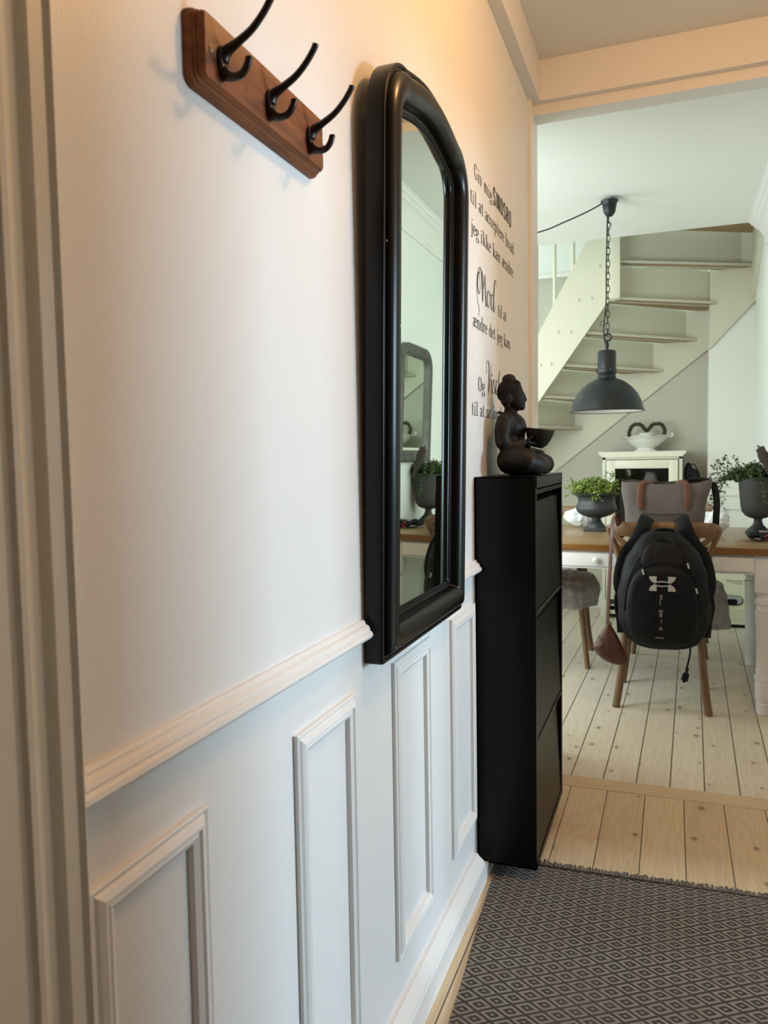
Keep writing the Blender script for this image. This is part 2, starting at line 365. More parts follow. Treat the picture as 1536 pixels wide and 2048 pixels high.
# picture-frame panels
def panel(y0, y1, z0, z1, n):
    w = .034
    prof = [(0, 0), (.007, 0), (.0085, .003), (.006, .008), (.0095, .011), (.0125, .017), (.0125, .020), (.009, .0225), (.011, .026), (.008, .0325), (0, w)]
    mb = MB()
    for j in range(len(prof)-1):
        (x0, d0), (x1, d1) = prof[j], prof[j+1]
        c = lambda x, d: [(x, y0+d, z0+d), (x, y1-d, z0+d), (x, y1-d, z1-d), (x, y0+d, z1-d)]
        mb.add(c(x0, d0)+c(x1, d1), [(i, (i+1) % 4, 4+(i+1) % 4, 4+i) for i in range(4)])
    struct('trim_%d' % n, mb, M_TRIM)
for n, (a, b) in enumerate(((.549, .747), (.976, 1.199), (1.394, 1.631), (1.813, 2.048))): panel(a, b, .178, .784, 7+n)
# skirting
bb = [(0, .086), (.010, .086), (.013, .083), (.016, .078), (.024, .072), (.028, .068), (.030, .062), (.033, .060), (.033, 0), (0, 0)]
struct('baseboard_left', MB().prism(bb, -.2, 2.035, 'Y').box(0, .033, 2.035, 2.955, 0, .045), M_TRIM, 25)
# door casing at the near left
cs = [(0, .535), (.0225, .535), (.0240, .532), (.020, .527), (.019, .512), (.0165, .508), (.012, .504), (.0105, .497), (.012, .490), (.018, .487), (.0205, .482), (.020, .476), (.0165, .472), (.015, .468), (.015, .30), (0, .30)]
struct('trim_11', MB().prism(cs, 0, 2.493, 'Z'), M_CASING, 20)
# ---- dining room shell
lw = MB(); x1 = -2.8
lw.box(x1-.12, x1, 3.0, 3.22, 0, 5.0); lw.box(x1-.12, x1, 4.95, 6.3, 0, 3.1); lw.box(x1-.12, x1, 3.22, 4.95, 0, .75); lw.box(x1-.12, x1, 3.22, 4.95, 2.1, 5.0)
lw.box(x1-.12, x1, 4.95, 5.15, 3.1, 5.0); lw.box(x1-.12, x1, 5.15, 6.3, 4.3, 5.0)
struct('wall_dining_left', lw, M_DWALL)
wn = MB()
for a in (3.22, 4.06, 4.90): wn.box(x1-.08, x1-.03, a, a+.05, .75, 2.1)
for a in (.75, 1.7, 2.05): wn.box(x1-.08, x1-.03, 3.22, 4.95, a, a+.05)
struct('window_2', wn, M_TRIM)
struct('wall_dining_front', MB().box(-2.8, -1.48, 3.0, 3.105, 0, DC).box(-.38, 0, 3.0, 3.105, 0, DC).box(-1.48, -.38, 3.0, 3.105, 0, .8).box(-1.48, -.38, 3.0, 3.105, 2.1, DC), M_DWALL)
wn = MB()
for a in (-1.48, -.955, -.43): wn.box(a, a+.05, 3.02, 3.07, .8, 2.1)
for a in (.8, 2.05): wn.box(-1.48, -.38, 3.02, 3.07, a, a+.05)
struct('window_added_front', wn, M_TRIM)  # made-up window, added to go with the front fill lamp
struct('wall_dining_right', MB().box(DXR, DXR+.1, 3.105, 6.3, 0, 5.0).box(DXR, XR+.15, 3.104, 3.2, 0, 2.6), M_DWALL)
struct('wall_far', MB().box(-2.9, .742, 6.15, 6.25, 0, 2.56), M_NICHE)  # shade under the stairs put into the lower wall's colour
struct('wall_far_upper', MB().box(-2.9, .742, 6.15, 6.25, 2.56, 5.0), M_DWALL)
struct('wall_far_right', MB().box(.742, DXR, 5.93, 6.25, 0, 5.0), M_DWALL)
struct('wall_upper', MB().box(-2.9, DXR+.1, 4.0, 4.1, 2.75, 5.0), M_DWALL)
struct('ceiling', MB().box(-2.9, DXR+.1, 3.0, 5.19, DC, DC+.2).box(DXR, XR+.15, 3.0, 3.2, DC+.0, DC+.2), M_CEIL)
struct('ceiling', MB().box(-2.9, DXR+.1, 4.0, 6.3, 4.9, 5.0), M_CEIL)
# cornice on the right dining wall
cr = [(DXR, 2.40), (DXR-.012, 2.40), (DXR-.018, 2.415), (DXR-.012, 2.42), (DXR-.022, 2.435), (DXR-.02, 2.445), (DXR-.03, 2.47), (DXR-.052, 2.50), (DXR-.075, 2.515), (DXR-.08, 2.525), (DXR-.095, 2.532), (DXR-.095, 2.54), (DXR-.11, 2.55), (DXR, 2.55)]
struct('trim_12', MB().prism([(a-.0, b) for a, b in cr], 3.2, 5.19, 'Y'), M_TRIM, 20)
# rail high on the far wall and panelling on the right part
struct('trim_13', MB().box(-2.7, .1, 6.12, 6.15, 2.545, 2.575, .004), M_TRIM)
wp = MB(); wp.box(.742, DXR, 5.915, 5.93, .885, .915, .004)
for (a, b, c, d) in ((.85, DXR, .79, .80), (.85, .86, .12, .80)): wp.box(a, b, 5.915, 5.93, c, d)
struct('trim_14', wp, M_TRIM)
struct('baseboard_far', MB().box(-2.8, .742, 6.135, 6.15, 0, .14, .003), M_TRIM)
struct('baseboard_far_right', MB().box(.742, DXR, 5.915, 5.93, 0, .14, .003), M_TRIM)
# ================================================================ STAIRCASE
st = thing('winder_staircase', (.1, 5.8, 0), 'pale painted winder staircase with pine treads climbing along the far wall', 'staircase')
LV = [1.38, 1.582, 1.787, 1.995, 2.21, 2.44, 2.66]
LP = [(-.375, 5.41), (-.323, 5.41), (-.187, 5.41), (-.042, 5.41), (.119, 5.41), (.178, 5.41), (.185, 5.40)]
RP = [(-.128, 6.15), (.171, 6.15), (.469, 6.15), (.698, 6.15), (.833, 5.93), (DXR, 5.89), (DXR, 5.20)]
def steps_poly(i):   # corner of the two far walls belongs to the step that spans it
    a, b, c, d = LP[i], RP[i], RP[i+1], LP[i+1]
    if i == 3: return [a, b, (.742, 6.15), (.742, 5.93), c, d]
    return [a, b, c, d]
for i in range(6):
    # tread i is the surface whose front edge is line i (lower riser) and back edge line i+1 (foot of the next riser)
    pass
# each pixel line is the near lower edge of riser i+1 standing on tread i: tread i spans from riser i to riser i+1
lowL = (-.52, 5.41); lowR = (-.43, 6.15)
L2_ = [lowL]+LP; R2_ = [lowR]+RP
for i in range(7):
    z = (LV[i] if i < 7 else 2.66)
    a, b, c, d = L2_[i], R2_[i], R2_[i+1], L2_[i+1]
    poly = [a, b, c, d]
    if i == 4: poly = [a, b, (.742, 6.15), (.742, 5.93), c, d]
    # pushed a little so tread nose passes the riser below
    mb = MB().prism(poly, z, z+.018, 'Z'); mb.mi = [1]*len(poly)+[0, 0]
    obj('tread', mb, [M_STAIRW, M_STAIR], st, smooth=0)
for i in range(6):
    z0, z1 = LV[i]+.0, (LV[i+1] if i < 5 else 2.9)
    a, c = Vector(LP[i]), Vector(RP[i]); dr = (c-a).normalized(); n0_ = Vector((-dr.y, dr.x)); a = a+n0_*.055; c = c+n0_*.055+dr*.05; nn = n0_*.018
    mb = MB().prism([tuple(a), tuple(c), tuple(c+nn), tuple(a+nn)], z0-.004, z1, 'Z')
    obj('riser', mb, M_STAIR, st, smooth=0)
# lower steps carry on down behind the table
for k in range(1, 7):
    x = -.50-(k-1)*.22; z = LV[0]-.205*k
    obj('tread', MB().box(x-.22, x+.02, 5.42, 6.15, z, z+.03), M_STAIRW, st, smooth=0)
    obj('riser', MB().box(x, x+.018, 5.42, 6.15, z, z+.205), M_STAIR, st, smooth=0)
# front stringer board, newel, balusters, bolts
sb = MB().prism([(-2.0, -.0), (-1.42, -.0), (-.361, 1.54), (.105, 2.19), (.178, 2.20), (.178, 2.74), (.06, 2.74), (-.029, 2.60), (-.359, 2.00)], 5.365, 5.405, 'Y')
obj('stringer', sb, M_STAIR, st, smooth=0)
obj('newel_post', MB().box(.100, .180, 5.335, 5.42, 2.20, 3.6, .003), M_STAIR, st)
for bx, bz in ((-.49, 1.80), (-.365, 1.98), (-.244, 2.16), (-.122, 2.40), (.001, 2.62)):
    obj('baluster', MB().tube([(bx, 5.385, bz), (bx, 5.385, 3.5)], .0125, 10), M_STAIR, st)
obj('handrail', MB().tube([(-2.0, 5.385, .95), (-.5, 5.385, 3.1), (.14, 5.385, 3.55)], .025, 10), M_STAIR, st)
for bx, bz in ((.047, 2.42), (-.088, 2.214), (-.004, 2.216), (-.222, 2.011), (-.14, 2.008), (-.34, 1.801), (-.27, 1.805)):
    obj('bolt_cap', MB().lathe([(.0001, -.010), (.008, -.009), (.011, -.004), (.011, 0)], (bx, 5.365, bz), 12, 'Y'), M_STAIR, st)
ws = MB().prism([(-1.15, 0.40), (-.31, 1.093), (.742, 1.932), (.742, 2.6), (.45, 2.1), (-1.15, .78)], 6.122, 6.15, 'Y')
obj('wall_stringer', ws, M_STAIR, st, smooth=0)
ws = MB().prism([(.742, 1.905), (DXR, 2.215), (DXR, 2.85), (.742, 2.5)], 5.902, 5.93, 'Y')
obj('wall_stringer', ws, M_STAIR, st, smooth=0)
obj('wall_stringer', MB().prism([(5.93, 2.215), (5.19, 2.60), (5.19, 2.85), (5.93, 2.85)], DXR-.028, DXR, 'X'), M_STAIR, st, smooth=0)
# ================================================================ COAT RACK
cr = thing('coat_rack', (0, .92, 1.598), 'stained oak coat rack board with three dark iron double hooks', 'coat rack')
y0, y1, z0, z1, th = .757, 1.085, 1.598, 1.683, .023
mb = MB()
rings = [(0, 0.0), (.004, .0), (.008, .001), (.011, .004), (.0135, .0045), (.0145, .0065), (.019, .007), (.0225, .010), (.023, .0115)]
def rr_outline(y0, y1, z0, z1, r, n=5):
    o = []
    for cy, cz, a0 in ((y1-r, z0+r, -PI/2), (y1-r, z1-r, 0), (y0+r, z1-r, PI/2), (y0+r, z0+r, PI)):
        for i in range(n+1): a = a0+PI/2*i/n; o.append((cy+r*math.cos(a), cz+r*math.sin(a)))
    return o
vs = []; N = None
for x, d in rings:
    ol = rr_outline(y0+d, y1-d, z0+d, z1-d*.5, max(.012-d*.7, .002)); N = len(ol); vs += [(x, a, b) for a, b in ol]
fs = [(i*N+k, i*N+(k+1) % N, (i+1)*N+(k+1) % N, (i+1)*N+k) for i in range(len(rings)-1) for k in range(N)]+[tuple(range(N))[::-1], tuple(range((len(rings)-1)*N, len(rings)*N))]
obj('backboard', mb.add(vs, fs), M_RACK, cr, smooth=28)
for y in (.778, 1.073): obj('board_screw', MB().lathe([(.0048, -.0005), (.0048, .0008), (.0032, .0014), (.0001, .0006)], (.023, y, 1.640), 16, 'X'), M_BRASS, cr)
for y in (.800, .912, 1.029):
    hb = MB()
    # back plate: rounded oval
    ol = []
    for i in range(24):
        a = 2*PI*i/24; ol.append((y+.0105*math.cos(a)*(1.0+.15*math.sin(a)), 1.634+.0195*math.sin(a)))
    ol2 = [(y+(a-y)*.8, 1.634+(b-1.634)*.88) for a, b in ol]
    hb.add([(.0228, a, b) for a, b in ol]+[(.0262, a, b) for a, b in ol]+[(.028, a, b) for a, b in ol2], [(i, (i+1) % 24, 24+(i+1) % 24, 24+i) for i in range(24)]+[(24+i, 24+(i+1) % 24, 48+(i+1) % 24, 48+i) for i in range(24)]+[tuple(range(48, 72))])
    hk = obj('hook', hb, M_IRON, cr)
    up = spl([(.024, y, 1.640), (.030, y, 1.6470), (.044, y, 1.6540), (.062, y, 1.6640), (.077, y, 1.6780), (.0875, y, 1.6920), (.0895, y, 1.6970)], 6)
    rr = [.0085, .0066, .0048, .0042, .0040, .0040, .0042]; rad = [rr[min(6, i//6)]+(rr[min(6, i//6+1)]-rr[min(6, i//6)])*(i % 6)/6 for i in range(len(up))]; rad[-1] = .0028
    obj('upper_arm', MB().tube(up, rad, 12), M_IRON, hk)
    lo = spl([(.025, y, 1.6255), (.031, y, 1.6195), (.040, y, 1.6170), (.049, y, 1.6190), (.0550, y, 1.6255), (.0580, y, 1.6330), (.0584, y, 1.6355)], 6)
    rr = [.0078, .0060, .0046, .0042, .0042, .0042, .0042]; rad = [rr[min(6, i//6)]+(rr[min(6, i//6+1)]-rr[min(6, i//6)])*(i % 6)/6 for i in range(len(lo))]; rad[-1] = .003
    obj('lower_arm', MB().tube(lo, rad, 12), M_IRON, hk)
    for dy, dz in ((-.0048, 1.629), (.0048, 1.629)): obj('hook_screw', MB().lathe([(.0020, 0), (.0020, .001), (.0001, .0014)], (.0278, y+dy, dz), 12, 'X'), M_BRASS, hk)
# ================================================================ MIRROR
TILT = .020/.94
MX = lambda x, z: x+TILT*max(0, z-.83)+.0015
mr = thing('wall_mirror', (0, 1.53, .815), 'tall black-framed mirror with rounded top corners hanging over the chair rail', 'mirror')
ya, yb, za, zb = 1.253, 1.797, .818, 1.903
def mir_outline(d):
    """outline inset by d, in (y,z), fixed point count"""
    o = []; r = max(.118-d, .024); a_, b_ = ya+d, yb-d; zt = zb-d
    rb = .006 if d < .05 else .004
    for cy, cz, r0, a0, n in ((b_-rb, za+d+rb, rb, -PI/2, 3),):
        for i in range(n+1): a = a0+PI/2*i/n; o.append((cy+r0*math.cos(a), cz+r0*math.sin(a)))
    for i in range(13): a = PI/2*i/12; o.append((b_-r+r*math.cos(a), zt-.024-r+r*math.sin(a)))
    for i in range(1, 12):
        f_ = i/12; y = (b_-r)+((a_+r)-(b_-r))*f_; o.append((y, zt-.024+.024*math.sin(PI*f_)))
    for i in range(13): a = PI/2+PI/2*i/12; o.append((a_+r+r*math.cos(a), zt-.024-r+r*math.sin(a)))
    for i in range(4): a = PI+PI/2*i/3; o.append((a_+rb+rb*math.cos(a), za+d+rb+rb*math.sin(a)))
    return o
def mir_strip(prof):
    vs = []
    for d, x in prof: ol = mir_outline(d); vs += [(MX(x, z), y, z) for y, z in ol]
    n = len(mir_outline(0)); return MB().add(vs, [(i*n+k, i*n+(k+1) % n, (i+1)*n+(k+1) % n, (i+1)*n+k) for i in range(len(prof)-1) for k in range(n)])
prof = [(0, .001), (0, .030), (.001, .0335), (.004, .0350), (.0070, .0345), (.0085, .032), (.012, .0315)]
for i in range(13):
    a = PI*i/12; prof.append((.0385-.0265*math.cos(a), .0315+.0185*math.sin(a)))
prof += [(.066, .027), (.067, .0240), (.0695, .0235)]
fr = obj('frame', mir_strip(prof), M_MFRAME, mr, smooth=40)
obj('inner_moulding', mir_strip([(.0695, .0235), (.0705, .0250), (.0720, .0256), (.0735, .0250), (.0745, .0232), (.0770, .0228), (.0785, .0236), (.0800, .0232), (.0810, .0220), (.0820, .0200)]), M_MFRAME, fr, smooth=30)
# tiny rope beading: notches along the inner edge
ol = mir_outline(.0785); bd = MB(); tot = 0; P = [Vector((0, a, b)) for a, b in ol]; P.append(P[0])
for i in range(len(P)-1):
    L = (P[i+1]-P[i]).length; d_ = (P[i+1]-P[i]).normalized(); s_ = (-tot) % .0055
    while s_ < L:
        q = P[i]+d_*s_; x = MX(.0232, q.z); bd.ell((x, q.y, q.z), (.0016, .0018, .0018), 6); s_ += .0055
    tot += L
obj('beading', bd, M_MFRAME, fr)
gl = mir_outline(.0805); obj('mirror_glass', MB().add([(MX(.0208+.0033*(y-1.525), z), y, z) for y, z in gl], [tuple(range(len(gl)))]), M_GLASS, mr, smooth=0)
obj('backing_board', mir_strip([(.004, .002), (.080, .010)]), M_DARK, mr, smooth=0)
for y, z, x in ((1.283, .845, .0475), (1.795, .99, .033), (1.285, 1.41, .053), (1.262, 1.55, .036)): obj('paint_chip', MB().ell((MX(x, z), y, z), (.0009, .0012, .0022), 8), M_CHIP, fr)
# ================================================================ SHOE CABINET
cb = thing('shoe_cabinet', (.084, 2.34, 0), 'tall slim black steel shoe cabinet with three tip-out doors against the wall', 'cabinet')
cy0, cy1, cz0, cz1, cx = 2.074, 2.605, .042, 1.127, .168
c = MB(); c.box(.002, cx, cy0, cy0+.004, cz0, cz1, .0006); c.box(.002, cx, cy1-.004, cy1, cz0, cz1, .0006); c.box(.002, cx, cy0, cy1, cz1-.004, cz1, .0006); c.box(.002, .006, cy0, cy1, cz0, cz1)
c.box(.002, cx-.004, cy0, cy1, cz0, cz0+.004); c.box(cx-.02, cx, cy0+.002, cy0+.022, cz0, cz1-.002); c.box(cx-.02, cx, cy1-.022, cy1-.002, cz0, cz1-.002)
c.box(cx-.02, cx, cy0+.002, cy1-.002, 1.095, cz1-.002); c.box(cx-.02, cx, cy0+.002, cy1-.002, cz0, cz0+.018)
obj('body', c, M_BLACK, cb)
for k, (zt, zb_) in enumerate(((1.091, .762), (.756, .408), (.402, .062))):
    d = MB(); a, b = cy0+.0265, cy1-.024
    # folded top lip, finger gap, sloping panel
    d.prism([(cx-.012, zt-.013), (cx-.001, zt-.012), (cx, zt-.003), (cx-.004, zt), (cx-.012, zt)], a, b, 'Y')
    d.prism([(cx-.032, zt-.012), (cx-.012, zt-.012), (cx-.012, zt-.009), (cx-.032, zt-.009)], a, b, 'Y')
    d.prism([(cx-.030, zt-.026), (cx-.012, zt-.034), (cx-.0125, zt-.042), (cx-.002, zb_), (cx-.006, zb_), (cx-.018, zt-.045), (cx-.034, zt-.03)], a, b, 'Y')
    obj('door', d, M_BLACK, cb, smooth=25)
for x in (.05, .14): obj('foot', MB().lathe([(.012, 0), (.012, .006), (.006, .008), (.006, .05)], (x, cy1-.03, 0), 16), M_BLACK, cb)
# ================================================================ BUDDHA (voxel-fused figure)
BY, BZ = 2.29, 1.127
def E3(mb, x, y, z, a, b, c_, ry=0):
    mb.ell((x, BY+y, BZ+z), (a, b, c_), 18, Matrix.Rotation(ry, 3, 'Y'))
bd = MB()
E3(bd, .068, 0, .040, .037, .062, .042)                 # hips
E3(bd, .062, 0, .095, .037, .052, .060)                 # waist
E3(bd, .066, 0, .140, .041, .056, .044)                 # chest
E3(bd, .078, -.020, .142, .026, .024, .024); E3(bd, .078, .020, .142, .026, .024, .024)   # pectorals
E3(bd, .058, 0, .168, .028, .056, .022)                 # shoulders
bd.tube([(.056, BY, BZ+.165), (.064, BY, BZ+.205)], [.021, .0185], 14)   # neck
E3(bd, .063, 0, .236, .036, .034, .044)                 # skull
E3(bd, .080, 0, .222, .024, .027, .034)                 # face
E3(bd, .094, 0, .199, .010, .012, .010)                 # chin
E3(bd, .1015, 0, .221, .0075, .0055, .0085, .35); bd.tube([(.099, BY, BZ+.240), (.105, BY, BZ+.2185)], [.0035, .0052], 8)   # nose
E3(bd, .1000, 0, .2085, .0045, .009, .0025); E3(bd, .0995, 0, .2045, .0045, .008, .0025)   # lips
for s in (-1, 1):
    E3(bd, .0955, s*.012, .2325, .006, .0085, .0030)    # closed lids
    bd.tube(spl([(.099, BY+s*.004, BZ+.2395), (.098, BY+s*.013, BZ+.2425), (.090, BY+s*.023, BZ+.2385)], 4), .0022, 6)   # brows
    E3(bd, .062, s*.036, .222, .010, .004, .017); E3(bd, .061, s*.035, .200, .006, .004, .012)   # ears, long lobes
    arm = spl([(.056, BY+s*.054, BZ+.165), (.050, BY+s*.068, BZ+.125), (.054, BY+s*.072, BZ+.092), (.075, BY+s*.064, BZ+.086), (.108, BY+s*.045, BZ+.094)], 5)
    bd.tube(arm, [.0245]*6+[.0225]*5+[.0185]*5+[.013]*5, 14); E3(bd, .056, s*.055, .164, .0215, .020, .020)
    # hand with fingers under the bowl
    E3(bd, .117, s*.036, .094, .014, .013, .007)
    for k in range(4): bd.tube([(.122, BY+s*(.040-.006*k), BZ+.092), (.134, BY+s*(.032-.0065*k), BZ+.091), (.143, BY+s*(.024-.006*k), BZ+.095)], [.0042, .0028], 8)
    bd.tube([(.112, BY+s*.048, BZ+.098), (.124, BY+s*.048, BZ+.106), (.133, BY+s*.043, BZ+.113)], [.005, .0035], 8)
    leg = spl([(.062, BY+s*.040, BZ+.040), (.095, BY+s*.080, BZ+.048), (.128, BY+s*.090, BZ+.038), (.150, BY+s*.060, BZ+.030), (.160, BY+s*.015, BZ+.028)], 5)
    bd.tube(leg, [.040]*6+[.036]*5+[.030]*5+[.024]*5, 14)
    E3(bd, .165, -s*.028, .030, .016, .030, .014)      # crossed foot
    for k in range(5): E3(bd, .172, -s*(.050+.0035*k), .026+.003*k, .0055, .005, .0045)
E3(bd, .100, 0, .016, .070, .085, .0159)               # robe hem / base
ridge = spl([(.030, BY-.035, BZ+.185), (.070, BY-.050, BZ+.170), (.098, BY-.010, BZ+.130), (.090, BY+.040, BZ+.080)], 6); bd.tube(ridge, .0045, 8)
def clampz(p, n):
    p = p.copy(); p.z = max(p.z, BZ); return p
fig = remesh(bd, .0030, 3, clampz)
bu = obj('seated_buddha_figurine', fig, M_BUDDHA, smooth=60)
tag(bu, 'dark brown seated Buddha figure holding a bowl, on top of the black cabinet', 'figurine')
hr = MB()
hr.ell((.060, BY, BZ+.243), (.0375, .0362, .0400), 28); hr.ell((.056, BY, BZ+.281), (.0205, .0200, .0165), 20)
hm = MB(); hm.add([v_ if Vector(v_).x < .092-(BZ+.262-v_[2])*.55 or v_[2] > BZ+.262 else (min(v_[0], .088), v_[1], v_[2]) for v_ in hr.v], hr.f)
for i in range(420):
    u_ = i/420; ph = i*2.39996; zz = 1-1.45*u_; r_ = math.sqrt(max(0, 1-zz*zz))
    p = Vector((.060+.0375*r_*math.cos(ph), BY+.0362*r_*math.sin(ph), BZ+.243+.040*zz))
    if p.x > .088 and p.z < BZ+.268: continue
    hm.ell(p, (.0026, .0026, .0026), 6)
obj('hair_curls', hm, M_BUDDHA, bu, smooth=60)
bw = MB(); bp_ = [(.0001, 0), (.014, .0005), (.024, .008), (.033, .022), (.0385, .036), (.041, .046), (.041, .049), (.0385, .049), (.036, .040), (.029, .022), (.018, .010), (.0001, .007)]
bw.lathe([(a*1.02, b*1.12) for a, b in bp_], (0, 0, 0), 36)
R_ = Matrix.Rotation(math.radians(8), 3, 'Y'); bw.v = [tuple(R_ @ Vector(p)+Vector((.139, BY, BZ+.0790))) for p in bw.v]
obj('bowl', bw, M_BUDDHA, bu, smooth=40)
# ================================================================ WALL LETTERING
def rib(mb, pts, fw, th=None):
    """flat lettering stroke: pts 2D, width from function of direction"""
    P = [Vector(p) for p in pts]; n = len(P); L_, R__ = [], []
    for i in range(n):
        d_ = (P[min(i+1, n-1)]-P[max(i-1, 0)]); d_ = d_.normalized() if d_.length else Vector((1, 0)); w = fw(d_, i/(n-1))/2
        nn = Vector((-d_.y, d_.x)); L_.append(P[i]+nn*w); R__.append(P[i]-nn*w)
    return L_, R__
S_ = lambda *p: ('s', p)      # smooth stroke
L0 = lambda *p: ('l', p)      # straight thin stroke (serif)
B_ = lambda *p: ('b', p)      # straight stem
def stem(x, a, b_): return B_((x, a), (x, b_))
def ser(x, y, w=.17): return L0((x-w, y), (x+w, y))
arch = lambda x: S_((x, .72), (x+.08, .90), (x+.18, .98), (x+.28, .86), (x+.30, .6), (x+.30, .0))
bowl = lambda x0, x1, f=1: S_((x1, .84), ((x0+x1)/2, .98), (x0, .72), (x0, .28), ((x0+x1)/2, .02), (x1, .18))
G = {
 'l': ([stem(.2, 0, 1.6), ser(.2, 0), L0((.05, 1.56), (.2, 1.6))], .42),
 'i': ([stem(.2, 0, 1.0), ser(.2, 0), L0((.05, .96), (.2, 1.0)), B_((.2, 1.32), (.2, 1.48))], .42),
 'v': ([B_((.06, 1), (.26, 0)), L0((.26, 0), (.47, 1)), ser(.08, 1, .1), ser(.46, 1, .09)], .53),
 'n': ([stem(.17, 0, 1), arch(.17), ser(.17, 0, .13), ser(.47, 0, .13), L0((.03, .96), (.17, 1))], .64),
 'm': ([stem(.17, 0, 1), arch(.17), arch(.47), ser(.17, 0, .12), ser(.47, 0, .12), ser(.77, 0, .12), L0((.03, .96), (.17, 1))], .95),
 'a': ([S_((.10, .76), (.14, .92), (.26, .99), (.36, .90), (.38, .7), (.38, .15), (.42, .02), (.50, .06)), S_((.38, .60), (.20, .50), (.09, .36), (.10, .10), (.20, .02), (.38, .18))], .52),
 't': ([S_((.2, 1.32), (.2, 1.0), (.2, .2), (.26, .03), (.38, .10)), L0((.05, 1), (.38, 1))], .42),
 'c': ([S_((.42, .78), (.36, .95), (.26, .99), (.12, .86), (.08, .5), (.12, .14), (.27, .01), (.44, .18))], .48),
 'e': ([L0((.10, .56), (.42, .56)), S_((.42, .56), (.41, .85), (.27, .99), (.12, .86), (.08, .5), (.12, .14), (.27, .01), (.44, .18))], .50),
 'p': ([stem(.17, -.5, 1), S_((.17, .84), (.31, .98), (.45, .82), (.48, .5), (.45, .16), (.31, .02), (.17, .14)), ser(.17, -.5, .13), L0((.03, .96), (.17, 1))], .56),
 'r': ([stem(.17, 0, 1), S_((.17, .70), (.26, .94), (.36, .98), (.42, .88)), ser(.17, 0, .14), L0((.03, .96), (.17, 1))], .44),
 'h': ([stem(.17, 0, 1.6), arch(.17), ser(.17, 0, .13), ser(.47, 0, .13), L0((.03, 1.56), (.17, 1.6))], .64),
 'd': ([stem(.43, 0, 1.6), S_((.43, .84), (.29, .98), (.13, .82), (.09, .5), (.13, .16), (.29, .02), (.43, .14)), L0((.29, 1.56), (.43, 1.6)), L0((.43, 0), (.56, .02))], .58),
 'j': ([S_((.2, 1.0), (.2, .2), (.2, -.25), (.14, -.46), (.02, -.44)), L0((.06, .96), (.2, 1.0)), B_((.2, 1.32), (.2, 1.48))], .36),
 'k': ([stem(.17, 0, 1.6), L0((.17, .40), (.43, .98)), B_((.27, .58), (.50, 0)), ser(.17, 0, .13), ser(.44, 1, .1), ser(.50, 0, .09), L0((.03, 1.56), (.17, 1.6))], .58),
 'o': ([S_((.27, .99), (.12, .86), (.08, .5), (.12, .14), (.27, .01), (.42, .14), (.46, .5), (.42, .86), (.27, .99))], .54),
 's': ([S_((.37, .80), (.33, .95), (.22, .99), (.10, .84), (.14, .62), (.32, .42), (.38, .22), (.24, .01), (.10, .08), (.07, .24))], .46),
 'f': ([S_((.18, 0), (.18, 1.2), (.22, 1.5), (.34, 1.6), (.43, 1.5)), L0((.05, 1), (.36, 1)), ser(.18, 0, .13)], .40),
 'g': ([S_((.26, .99), (.12, .88), (.10, .66), (.14, .46), (.26, .38), (.38, .46), (.42, .68), (.38, .90), (.26, .99)), L0((.38, .9), (.5, .98)), S_((.16, .44), (.08, .30), (.12, .16), (.32, .08), (.46, -.08), (.44, -.34), (.26, -.50), (.08, -.40), (.06, -.20), (.16, -.04))], .53),
 '\u00e6': ([S_((.10, .76), (.14, .92), (.25, .99), (.34, .88), (.36, .6), (.36, .3)), S_((.36, .60), (.18, .50), (.08, .34), (.10, .10), (.20, .02), (.36, .22)), L0((.36, .56), (.66, .56)), S_((.66, .56), (.64, .85), (.51, .99), (.40, .86), (.36, .5), (.40, .14), (.52, .01), (.68, .18))], .74),
 'G': ([S_((.56, 1.22), (.50, 1.50), (.36, 1.60), (.16, 1.38), (.10, .8), (.16, .22), (.36, .0), (.55, .16), (.55, .62)), ser(.55, .66, .13)], .72),
 'O': ([S_((.36, 1.60), (.16, 1.38), (.10, .8), (.16, .22), (.36, .0), (.56, .22), (.62, .8), (.56, 1.38), (.36, 1.60))], .74),
 'w': ([], .5), ' ': ([], .34),
}
def write(mb, s, y, z, unit, sx=1.0, thick=.125, thin=.045, width=None):
    adv = sum(G[c_][1] for c_ in s)
    if width: sx = width/(adv*unit)
    cxp = y
    for ch_ in s:
        for k, pts in G[ch_][0]:
            P = [Vector(p) for p in pts]
            if k == 's': P = spl(P, 6)
            if k == 'l': fw = lambda d_, t_: .05
            elif k == 'b': fw = lambda d_, t_: thick
            else: fw = lambda d_, t_: thin+(thick-thin)*abs(d_.y)**1.6
            L_, R__ = rib(mb, P, fw); n = len(P)
            f3 = lambda q: (.0007, cxp+q.x*unit*sx, z+q.y*unit)
            mb.add([f3(q) for q in L_]+[f3(q) for q in R__], [(i, i+1, n+i+1, n+i) for i in range(n-1)])
        cxp += G[ch_][1]*unit*sx
    return cxp
def strokes(mb, lst, y, z, unit, sx, wfun):
    for pts in lst:
        P = spl([Vector(p) for p in pts], 7); L_, R__ = rib(mb, P, wfun); n = len(P)
        f3 = lambda q: (.0008, y+q.x*unit*sx, z+q.y*unit)
        mb.add([f3(q) for q in L_]+[f3(q) for q in R__], [(i, i+1, n+i+1, n+i) for i in range(n-1)])
tx = thing('wall_lettering', (0, 2.35, 1.29), 'dark Danish verse lettered in seven lines on the wall above the black cabinet', 'wall lettering')
U = .0245
def words(line, y, z, width):
    sx = width/(sum(G[c_][1] for c_ in line)*U); cy_ = y
    for i, wd in enumerate(line.split(' ')):
        if i: cy_ += G[' '][1]*U*sx
        mm = MB(); cy_ = write(mm, wd, cy_, z, U, sx=sx); obj('word', mm, M_VINYL, tx, smooth=0)
words('Giv mig', 2.108, 1.938, .225)
